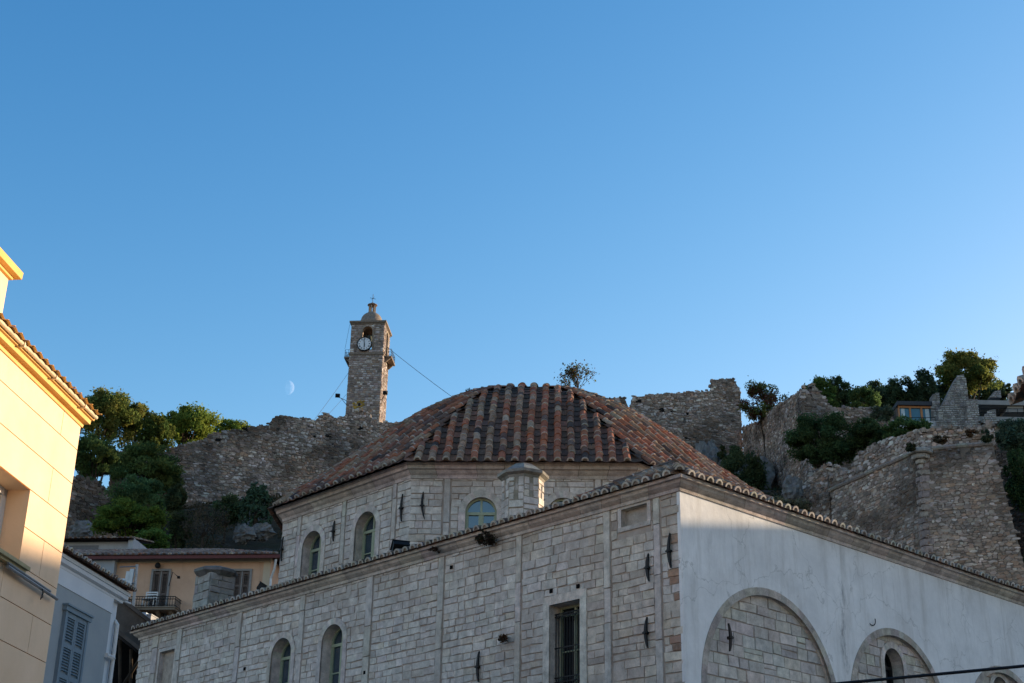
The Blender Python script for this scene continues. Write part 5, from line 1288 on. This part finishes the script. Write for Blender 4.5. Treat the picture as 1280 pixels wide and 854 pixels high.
stone_fin('stone_pier', [(1166, 534), (1166, 493), (1174, 491), (1175.5, 534)], GY-.6, 1.2, 51, gh)
stone_fin('stone_fin', [(1170, 536), (1175, 511), (1181, 500), (1196.5, 470), (1204.5, 467.5), (1208, 479), (1210.5, 497), (1213, 536)], GY-1.6, 1.4, 52, gh)
stone_fin('stone_fin', [(1207, 535), (1209, 499), (1222, 499), (1224, 537)], GY-2.2, 1.2, 53, gh, 1.1)
ch_ = thing('concrete_house', 'raw concrete house with open terrace slab and railing right of the stone fins', 'house', (*gp(1250, 530)[:2], gz-3))
MAT['concrete'] = plaster_mat('raw board marked concrete', (.27, .265, .25), (.35, .34, .32), 1.0, streak=.35)
b_ = MB(); b_.box(GF(GY+1), xr(1221), xr(1300), -9, .6, zr(502.5), zr(497)); b_.build('roof_slab', MAT['concrete'], ch_)
b_ = MB(); b_.box(GF(GY+1), xr(1222), xr(1300), -9, .4, zr(522), zr(516.5)); b_.box(GF(GY+1), xr(1226), xr(1300), -8.9, -1.0, gz-8, zr(522)-.003); b_.build('floor_slab', MAT['concrete'], ch_)
b_ = MB(); b_.prism(GF(GY+1), gpoly([(1256, 516.4), (1262, 498), (1266, 497.5), (1276, 498), (1278, 516.4)], GY+1), -8, .3); b_.build('side_wall', MAT['concrete'], ch_)
b_ = MB(); b_.box(GF(GY+1), xr(1222), xr(1300), -6.2, -6, zr(516.5), zr(502.5)); b_.build('terrace_shade_panel', MAT['black'], ch_)  # black panel paints the shade deep inside the open terrace
stone_fin('stone_fin', [(1226, 528), (1236.5, 513), (1244.5, 512), (1246, 530)], GY-2.4, 1.0, 54, ch_, 1.05)
stone_fin('stone_fin', [(1237, 497), (1243, 489), (1250, 488), (1252, 497)], GY+7, 1.2, 55, ch_)
r = MB(); 
for y in (511, 516): r.tube([gp(1223, y, GY+.5), gp(1300, y, GY+.5)], .03, 4)
for x in np.arange(1224, 1300, 12): r.tube([gp(x, 511, GY+.5), gp(x, 517, GY+.5)], .025, 4)
r.build('railing', MAT['iron'], ch_)

# ------------------------------------------------------------------ moon
mp = EYE + ray(358.5, 484.5)/np.linalg.norm(ray(358.5, 484.5))*3000; mr = 9.3/F*3000*.995
k = 64; full = MB(); full.lathe(mp, [(mr*math.sin(a), -mr*math.cos(a)) for a in np.linspace(.001, math.pi-.001, 41)], k, 0, (.3, .3, .3))
mb_ = MB(); sd = np.array(SUN_DIR)          # only the sunlit side shows through the blue daylight air
for f in full.f[:-2]:
    P = [np.array(full.v[q]) for q in f]
    if sum(P)@sd/len(P)-mp@sd > .14*mr: mb_.poly(P)
m, nt, b = _mat('daylight moon behind the blue air'); nt.nodes.remove(b)
d = nt.nodes.new('ShaderNodeBsdfDiffuse'); t = nt.nodes.new('ShaderNodeBsdfTransparent'); ad = nt.nodes.new('ShaderNodeAddShader')
nt.links.new(_mix(nt, _map(nt, _noise(nt, .07, 4, .6), .4, .65, 0, 1), (.05, .05, .055), (.13, .12, .12)), d.inputs[0])
nt.links.new(d.outputs[0], ad.inputs[0]); nt.links.new(t.outputs[0], ad.inputs[1]); nt.links.new(ad.outputs[0], nt.nodes['Material Output'].inputs[0])
tag(mb_.build('moon', m, base=mp, smooth=True), 'pale crescent moon in the blue sky left of the clock tower', 'moon')

# ------------------------------------------------------------------ trees and bushes
PINE = (.15, .185, .05); PINEG = (.18, .24, .05); DARKG = (.06, .085, .032); SHRUB = (.045, .062, .024)
def tree(name, label, cat, box, D, kind='round', col=DARKG, n=60, per=170, leaf=.13, seed=0, cr=.30, gap=.2, trunk=True, lean=0.0, depth=None, group=None, alt=None, altp=0, tone=.3, base_z=None, aspect=.5):
    rg = np.random.default_rng(seed+100); x0, x1, y0, y1 = box; cx, cy = (x0+x1)/2, (y0+y1)/2
    c = atD(cx, cy, D); m_ = pxm(c); rx = (x1-x0)/2/m_; rz = (y1-y0)/2/m_*1.05; ry = depth or rx*.85
    gx, gy = c[0]+lean, c[1]; gz_ = (tz(gx, gy)-.3) if base_z is None else base_z
    gz_ = min(gz_, c[2]-rz*.6)
    rx *= 1.06; rz *= 1.04
    t = thing(name, label, cat, (gx, gy, gz_), group)
    L, idx, cl = crown_points(c, (rx, ry, rz), rg, n, per, kind, cr, gap)
    stray = rg.random(len(L)) < .06; L[stray] += (L[stray]-c)*rg.uniform(.05, .22, stray.sum())[:, None]
    leaf_mesh('crown', t, L, leaf, crown_cols(idx, n, rg, tuple(2.2*q for q in col) if max(col) < .09 else col, tone, .15, alt, altp), rg, aspect)
    if trunk:
        tb = MB(); r0 = max(.07, min(.28, rx*.07)); top = c+Z3*(-rz*.1); b0 = np.array([gx, gy, gz_])
        k = 5; pts = [b0+(top-b0)*q+np.array([rg.normal(0, .12), rg.normal(0, .12), 0])*(0 < q < 1)*rx*.4 for q in np.linspace(0, 1, k)]
        tb.tube(pts, [r0*(1-.55*q) for q in np.linspace(0, 1, k)], 7)
        for q in rg.choice(len(cl), min(len(cl), 14), replace=False):
            s = pts[rg.integers(2, k)]; e = cl[q]; mid = (s+e)/2+rg.normal(0, .1, 3)*rx*.4+Z3*.15
            tb.tube([s, mid, e], [r0*.42, r0*.26, r0*.08], 5)
        tb.build('trunk', MAT['bark'], t)
    return t
GL = 'pines on the left slope'
tree('pine_tree', 'tall pine with golden sunlit top beside the yellow house eave', 'tree', (97, 168, 488, 572), 150, 'pine', PINE, 70, 190, .16, 1, .28, .25, lean=-.5, group=GL, alt=(.22, .21, .055), altp=.3)
tree('pine_tree', 'olive pine with sunlit crown just right of the tallest golden pine', 'tree', (150, 190, 500, 570), 152, 'pine', PINE, 46, 170, .16, 2, .30, .25, group=GL, alt=(.22, .21, .055), altp=.3)
tree('pine_tree', 'bright green rounded pine at the left end of the long fortress wall', 'tree', (196, 273, 508, 572), 156, 'pine', PINEG, 80, 190, .16, 3, .27, .15, group=GL)
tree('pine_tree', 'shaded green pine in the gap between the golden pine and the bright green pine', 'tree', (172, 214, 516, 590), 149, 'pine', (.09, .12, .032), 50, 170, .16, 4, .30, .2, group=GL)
tree('pine_tree', 'small pine top showing over the fortress wall right of the bright green pine', 'tree', (262, 316, 526, 556), 162, 'pine', PINEG, 40, 130, .15, 5, .3, .25, group=GL)
tree('pine_tree', 'dark leaning pine with bare trunk low beside the yellow house corner', 'tree', (82, 150, 545, 606), 128, 'pine', (.055, .075, .024), 56, 150, .14, 6, .28, .3, lean=1.6, group=GL, base_z=31)
tree('pine_tree', 'dark spreading pine below the bright green pine at the wall end', 'tree', (138, 222, 556, 618), 136, 'pine', (.055, .075, .024), 70, 160, .15, 7, .27, .25, group=GL)
tree('round_shrub', 'dark rounded evergreen shrub behind the bright low pine', 'shrub', (132, 208, 596, 654), 116, 'round', (.048, .075, .03), 60, 170, .12, 8, .28, .1, trunk=False)
tree('pine_tree', 'low bright green pine directly behind the small tiled house', 'tree', (120, 206, 624, 690), 104, 'pine', (.12, .17, .035), 90, 190, .12, 9, .24, .1, group=GL, tone=.4)
tree('green_shrub', 'small fresh green shrub just above the peach house roof', 'shrub', (170, 214, 662, 694), 99, 'round', (.11, .18, .045), 36, 150, .1, 10, .3, .1, trunk=False)
tree('dark_shrub', 'small dark shrub left of the bare brown bush', 'shrub', (206, 240, 636, 690), 112, 'round', (.035, .042, .02), 34, 130, .11, 11, .32, .3)
tree('dark_shrub', 'dark green shrub between the bare brown bush and the prickly pear', 'shrub', (262, 304, 618, 660), 121, 'round', (.04, .055, .025), 36, 130, .12, 12, .32, .25)
tree('bare_bush', 'mostly leafless dark brown bush on the slope left of the prickly pear', 'shrub', (226, 288, 626, 682), 110, 'round', (.05, .04, .028), 44, 45, .08, 13, .3, .3)
t_pp = None
def prickly_pear(label, box, D, seed):
    rg = np.random.default_rng(seed); x0, x1, y0, y1 = box; c = atD((x0+x1)/2, (y0+y1)/2, D); m_ = pxm(c); rx = (x1-x0)/2/m_; rz = (y1-y0)/2/m_
    t = thing('prickly_pear', label, 'cactus', (c[0], c[1], c[2]-rz-.4)); mb = MB()
    for i in range(330):
        d = rg.normal(size=3); d /= np.linalg.norm(d); p = c+d*np.array([rx, rx*.8, rz])*rg.uniform(.3, 1)**.5*np.array([.92-.25*d[2], .9, .93])
        n = rg.normal(size=3); n /= np.linalg.norm(n); a = np.cross(n, [0.2, .1, 1]); a /= np.linalg.norm(a); u2 = np.cross(a, n)
        r = rg.uniform(.14, .26); k = vary(random, (.036, .066, .038), .4); th = .035
        ring = [p+a*r*.62*math.cos(w)+u2*r*math.sin(w) for w in np.linspace(0, 2*math.pi, 9)[:-1]]
        mb.faces([q-n*th for q in ring]+[q+n*th for q in ring], [tuple(range(8)), tuple(range(8, 16))]+[(q, (q+1) % 8, 8+(q+1) % 8, 8+q) for q in range(8)], k)
    mb.build('pads', attr_mat('cactus pad skin', 6, .2, .2, 20), t)
    s = MB(); s.tube([(c[0], c[1], c[2]-rz-.6), c], [.22, .12], 7); s.build('stem', MAT['bark'], t)
random.seed(5)
prickly_pear('large blue green prickly pear against the fortress wall left of the dome eave', (298, 344, 598, 668), 118, 61)
# right hand side
GR = 'trees along the hilltop on the right'
tree('autumn_bush', 'olive and reddish bush on top of the wall just right of the square merlon', 'shrub', (926, 984, 478, 532), 148, 'round', (.065, .075, .025), 56, 120, .13, 20, .27, .45, alt=(.13, .055, .035), altp=.3)
tree('ivy_clump', 'dark ivy mass hanging on rocks below the merlon wall', 'shrub', (896, 958, 562, 632), 140, 'round', (.035, .048, .022), 80, 150, .13, 21, .26, .2, trunk=False)
tree('ivy_clump', 'smaller dark ivy clump directly under the merlon wall foot', 'shrub', (896, 926, 556, 584), 146, 'round', (.04, .05, .022), 30, 120, .13, 22, .3, .2, trunk=False)
tree('dry_shrub', 'brownish dry shrub at the foot of the buttress above the white wall eave', 'shrub', (962, 1012, 622, 652), 108, 'round', (.07, .062, .035), 40, 110, .1, 23, .3, .25, trunk=False)
tree('leafy_tree', 'fresh green leafy tree behind the pointed pier and terrace wall', 'tree', (1002, 1046, 470, 518), 146, 'round', (.05, .08, .022), 60, 170, .13, 24, .28, .2, group=GR)
tree('leafy_tree', 'dark leafy tree to the right of the fresh green one above the terrace wall', 'tree', (1034, 1066, 470, 516), 152, 'round', (.03, .045, .02), 44, 150, .13, 25, .3, .25, group=GR)
tree('leafy_tree', 'low green tree behind the middle of the terrace wall', 'tree', (1058, 1100, 484, 520), 148, 'round', (.05, .07, .024), 50, 150, .13, 26, .3, .2, group=GR)
tree('leafy_tree', 'blue green open tree between terrace wall and glazed house', 'tree', (1068, 1112, 475, 514), 160, 'round', (.033, .05, .028), 50, 130, .14, 27, .3, .4, group=GR)
tree('leafy_tree', 'dark open crowned tree standing directly behind the glazed house roof', 'tree', (1106, 1152, 470, 516), 158, 'round', (.028, .044, .022), 56, 130, .14, 28, .28, .4, group=GR)
tree('leafy_tree', 'taller spiky dark tree left of the big sunlit pine', 'tree', (1144, 1172, 461, 514), 156, 'round', (.028, .045, .026), 46, 130, .14, 29, .3, .4, group=GR)
tree('leafy_tree', 'dark tree filling the gap between the spiky tree and the pointed stone fin', 'tree', (1160, 1198, 478, 520), 160, 'round', (.026, .04, .022), 50, 140, .14, 30, .3, .3, group=GR)
tree('pine_tree', 'big rounded pine lit golden on its right side behind the stone fin', 'tree', (1173, 1246, 437, 512), 160, 'pine', (.065, .078, .022), 90, 200, .16, 31, .25, .3, group=GR, alt=(.22, .20, .055), altp=.3)
tree('leafy_tree', 'small dark tree between the concrete house and the tile eave at the right', 'tree', (1240, 1266, 478, 500), 168, 'round', (.03, .045, .025), 30, 120, .14, 32, .32, .3, group=GR)
tree('dark_bush', 'large dark green bush on the left shoulder of the bastion', 'shrub', (986, 1074, 516, 586), 124, 'round', (.036, .055, .022), 120, 190, .12, 33, .22, .2, depth=2.6)
tree('dark_bush', 'medium dark bush hugging the top of the bastion parapet below the terrace wall', 'shrub', (1062, 1112, 524, 562), 123, 'round', (.032, .048, .02), 60, 170, .12, 34, .28, .15, trunk=False)
tree('green_shrub', 'fresh green low shrub in front of the glazed house', 'shrub', (1102, 1162, 524, 552), 121, 'round', (.042, .068, .024), 60, 160, .11, 35, .28, .1, trunk=False)
tree('green_shrub', 'grey green shrub in front of the terrace wall beside the glazed house', 'shrub', (1090, 1118, 508, 530), 130, 'round', (.055, .07, .045), 30, 120, .11, 36, .32, .2, trunk=False)
tree('climbing_vine', 'blue green vine tangle below the concrete house at the right edge', 'vine', (1244, 1290, 524, 566), 120, 'round', (.04, .06, .04), 56, 120, .12, 37, .28, .3, trunk=False)
tree('climbing_vine', 'dark green vine hanging down the wall right of the bastion', 'vine', (1256, 1296, 556, 640), 118, 'round', (.03, .05, .02), 70, 120, .12, 38, .25, .35, trunk=False)
for k, (x0, x1, y0, y1, D, lb) in enumerate(((1206, 1222, 536, 546, 107.6, 'small brown dry tuft on the bastion parapet, the right one'), (1168, 1186, 544, 556, 107.8, 'wide brown dry tuft under the bastion parapet, middle one'), (1132, 1144, 552, 566, 108.6, 'dark tuft on the string course left of the bastion corbel'), (1226, 1242, 536, 556, 107, 'dark green tuft at the right end of the bastion parapet'))):
    tree('wall_tuft', lb, 'plant', (x0, x1, y0, y1), D, 'round', [(.08, .05, .03), (.06, .045, .028), (.035, .04, .022), (.03, .04, .022)][k], 16, 70, .08, 50+k, .35, .2, trunk=False, base_z=40)
# low dry scrub and grass over the slope, too dense to count
rs_ = np.random.default_rng(77); N = 60000
px_ = np.concatenate([rs_.uniform(-48, -6, N), rs_.uniform(0, 60, N//2)]); py_ = np.concatenate([rs_.uniform(82, 140, N), rs_.uniform(100, 152, N//2)])
kk_ = np.array([mnoise.noise(Vector((a*.22, b2*.22, 4.4))) for a, b2 in zip(px_, py_)]); keep = kk_ > -.12; px_, py_, kk_ = px_[keep], py_[keep], kk_[keep]
hz_ = np.array([mnoise.fractal(Vector((a*.09, b2*.09, .3)), .9, 2.0, 5) for a, b2 in zip(px_, py_)])*np.clip((py_-58)/30, 0, 1)*1.1
Ls = np.stack([px_, py_, terrain(px_, py_)+hz_+rs_.uniform(0, .55, len(px_))*(.4+kk_.clip(0, .6))], -1)
pal_ = np.array([(.10, .075, .04), (.045, .055, .022), (.07, .06, .03), (.13, .10, .06)])[rs_.integers(0, 4, len(px_))]*rs_.uniform(.6, 1.3, len(px_))[:, None]
tag(leaf_mesh('scrub', None, Ls, .15, pal_, rs_, .35), 'dry brown and dull green scrub covering the hill slope', 'ground cover', kind='stuff')
# ------------------------------------------------------------------ rocks
def rock(label, box, D, seed, name='boulder'):
    x0, x1, y0, y1 = box; c = atD((x0+x1)/2, (y0+y1)/2, D); m_ = pxm(c); r = np.array([(x1-x0)/2/m_, (x1-x0)/2/m_*.8, (y1-y0)/2/m_]); mb = MB()
    nu, nv = 26, 18; rr = random.Random(seed); V_ = []
    for j in range(nv+1):
        for i in range(nu):
            a, b_ = 2*math.pi*i/nu, math.pi*j/nv; d = Vector((math.sin(b_)*math.cos(a), math.sin(b_)*math.sin(a), -math.cos(b_)))
            k = 1+.32*mnoise.fractal(d*1.6+Vector((seed, 0, 0)), .7, 2.2, 5)+.15*mnoise.cell(d*3+Vector((seed, 1, 0)))
            V_.append(c+np.array(d)*r*k)
    mb.v = [tuple(p) for p in V_]
    for j in range(nv):
        for i in range(nu): mb.f.append([j*nu+i, j*nu+(i+1) % nu, (j+1)*nu+(i+1) % nu, (j+1)*nu+i]); mb.c.append(vary(rr, (.15, .143, .135), .2))
    tag(mb.build(name, MAT['rubble'], base=c), label, 'rock')
rock('pale grey rock outcrop under the prickly pear above the peach house roof', (292, 318, 656, 680), 113, 1)
rock('smaller pale rock right of the outcrop under the prickly pear', (314, 342, 654, 676), 114, 2)
rock('dark grey rock low on the slope left of the low bright pine', (86, 118, 652, 680), 112, 3)
rock('big grey cliff rock beneath the wall with the square merlon', (862, 912, 556, 640), 148, 4, 'cliff_rock')
rock('grey cliff rock between the ivy mass and the climbing wall', (914, 970, 574, 660), 144, 5, 'cliff_rock')
rock('dark boulder wedged at the foot of the climbing wall beside the buttress', (978, 1004, 596, 634), 122, 6)
# ------------------------------------------------------------------ plants growing on the stone building
def twig_bush(label, p, h, w, seed, leafcol, nleaf, name='dry_bush', cat='shrub', droop=0.0, out=None, tr=.012):
    rg = random.Random(seed); t = thing(name, label, cat, p); mb = MB(); tips = []
    def grow(a, d, l, r, k):
        d = d/np.linalg.norm(d); b_ = a+d*l; mb.tube([a, (a+b_)/2+np.array([rg.uniform(-1, 1), rg.uniform(-1, 1), rg.uniform(-1, 1)])*l*.06, b_], [r, r*.85, r*.65], 4, cap=False); tips.append(b_); tips.append((a+b_)/2)
        if k > 0:
            for _ in range(rg.choice((2, 3, 3))):
                e = d+np.array([rg.uniform(-1, 1), rg.uniform(-1, 1), rg.uniform(-.55, .75)-droop])*.75; grow(b_, e, l*rg.uniform(.6, .85), r*.62, k-1)
    for _ in range(9):
        d = np.array([rg.uniform(-1, 1)*w/h, rg.uniform(-1, 1)*w/h, 1.0-2*droop]);
        if out is not None: d = d*.7+out
        grow(np.array(p, float), d, h*.3, tr, 3)
    mb.build('twigs', MAT['twig'], t)
    rn_ = np.random.default_rng(seed); T = np.array(tips)[rn_.integers(0, len(tips), nleaf)]+rn_.normal(0, .05*h, (nleaf, 3))
    cl = np.array([vary(rg, pick(rg, leafcol), .3) for _ in range(nleaf)]); leaf_mesh('foliage', t, T, .028*max(1, h), cl, rn_)
bz = W(DC[0]-2.6, DC[1]-.4, 0); bx = atZ(723, 497, 14.2+4.45)
twig_bush('bare twiggy bush with few leaves growing on top of the tiled dome', bx-Z3*.1, 1.45, 1.5, 71, [(3, (.05, .06, .02)), (2, (.09, .05, .03)), (1, (.10, .11, .02))], 800, tr=.016)
for i, (x, y, c_, h) in enumerate(((586, 492, (.04, .045, .03), .25), (603, 490, (.05, .05, .03), .27), (628, 488, (.16, .17, .02), .2))):
    twig_bush(('tiny dark weed left on the dome crest', 'tiny weed second from left on the dome crest', 'tiny yellow green weed on the middle of the dome crest')[i], atZ(x, y, 14.2+(4.35, 4.5, 4.75)[i])-Z3*.05, h, .2, 80+i, [(1, c_)], 90, 'dome_weed', 'weed', tr=.006)
twig_bush('hanging brown weed clump on the cornice below the turret', LF(5.75, .30, 11.0), .42, .35, 90, [(3, (.055, .035, .025)), (1, (.04, .045, .02))], 800, 'hanging_weed', 'weed', .75, np.array(LF.n)*.2, .008)
twig_bush('small dry weed on the cornice above a pilaster, left of the hanging clump', LF(7.65, .25, 10.98), .22, .22, 91, [(1, (.06, .04, .03))], 260, 'hanging_weed', 'weed', .6, np.array(LF.n)*.2, .006)
twig_bush('small brown plant growing out of the stone front left of the grilled window', LF(5.2, .06, 8.42), .28, .25, 92, [(2, (.12, .07, .045)), (1, (.06, .05, .03))], 420, 'wall_plant', 'weed', .5, np.array(LF.n)*.3, .006)
# floodlights on the lower roof
def roof_flood(label, p, aim, k=1.0):
    t = thing('floodlight', label, 'floodlight', p, 'floodlights on the lower roof'); d = np.array(aim, float); d /= np.linalg.norm(d); s = np.cross(d, Z3); s /= np.linalg.norm(s); u2 = np.cross(s, d); P = np.array(p)
    a = MB(); a.tube([P, P+Z3*.22*k], .02, 5); a.tube([P+s*.2*k+Z3*.2*k, P-s*.2*k+Z3*.2*k], .015, 4); a.build('bracket', MAT['iron'], t)
    h = MB(); fr = Frame(P+Z3*.3*k, s, d, u2); h.prism(fr, [(-.24*k, -.17*k), (.24*k, -.17*k), (.26*k, .17*k), (-.26*k, .17*k)], -.1*k, .1*k, (.02, .02, .02)); h.box(fr, -.28*k, .28*k, .1*k, .12*k, -.19*k, .19*k, (.02, .02, .02)); h.build('lamp_head', MAT['iron'], t)
roof_flood('black floodlight tilted up at the drum below the middle drum window', LF(9.75, -.3, 11.22), V*.35+U*.8+Z3*.9, .85)
roof_flood('black floodlight on the eave at the left foot of the drum', LF(15.9, -.2, 11.08), V*.7-U*.5+Z3*1.5, .95)
# overhead cable at the lower right
wire('black overhead cable crossing the lower right corner', atD(960, 863, 20), atD(1320, 829, 20), .022, .0, 'overhead_cable', 'cable')
# more growth on the left slope
for k, (x0, x1, y0, y1, D, kd, c_, lb) in enumerate((
    (84, 128, 596, 640, 122, 'round', (.03, .045, .02), 'dark shrub in front of the coursed ruined wall at the yellow house corner'),
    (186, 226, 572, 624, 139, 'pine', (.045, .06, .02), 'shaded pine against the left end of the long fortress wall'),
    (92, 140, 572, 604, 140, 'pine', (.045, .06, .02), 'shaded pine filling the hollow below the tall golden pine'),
    (152, 196, 640, 668, 112, 'round', (.04, .06, .022), 'mid green shrub behind the low bright pine on the left slope'),
    (206, 232, 606, 640, 128, 'round', (.034, .045, .022), 'small dark shrub at the foot of the long fortress wall, left end'),
    (100, 150, 496, 520, 158, 'pine', PINE, 'far pine crown behind the tall golden pine beside the yellow eave'))):
    tree('pine_tree' if kd == 'pine' else 'dark_shrub', lb, 'tree' if kd == 'pine' else 'shrub', (x0, x1, y0, y1), D, kd, c_, 50, 160, .13, 200+k, .3, .2, trunk=kd == 'pine', group=GL if kd == 'pine' else None)
for k, (x0, x1, y0, y1, D, lb) in enumerate((
    (1018, 1058, 484, 520, 158, 'green tree filling the gap behind the first two trees above the terrace wall'),
    (1088, 1130, 482, 516, 166, 'far dark tree between the open tree and the glazed house roof'),
    (1130, 1168, 484, 518, 164, 'far dark tree between the glazed house roof and the spiky tree'),
    (1196, 1262, 480, 512, 170, 'dark low tree band behind the concrete house under the big pine'))):
    tree('leafy_tree', lb, 'tree', (x0, x1, y0, y1), D, 'round', (.034, .052, .024), 60, 150, .14, 220+k, .3, .25, group=GR)
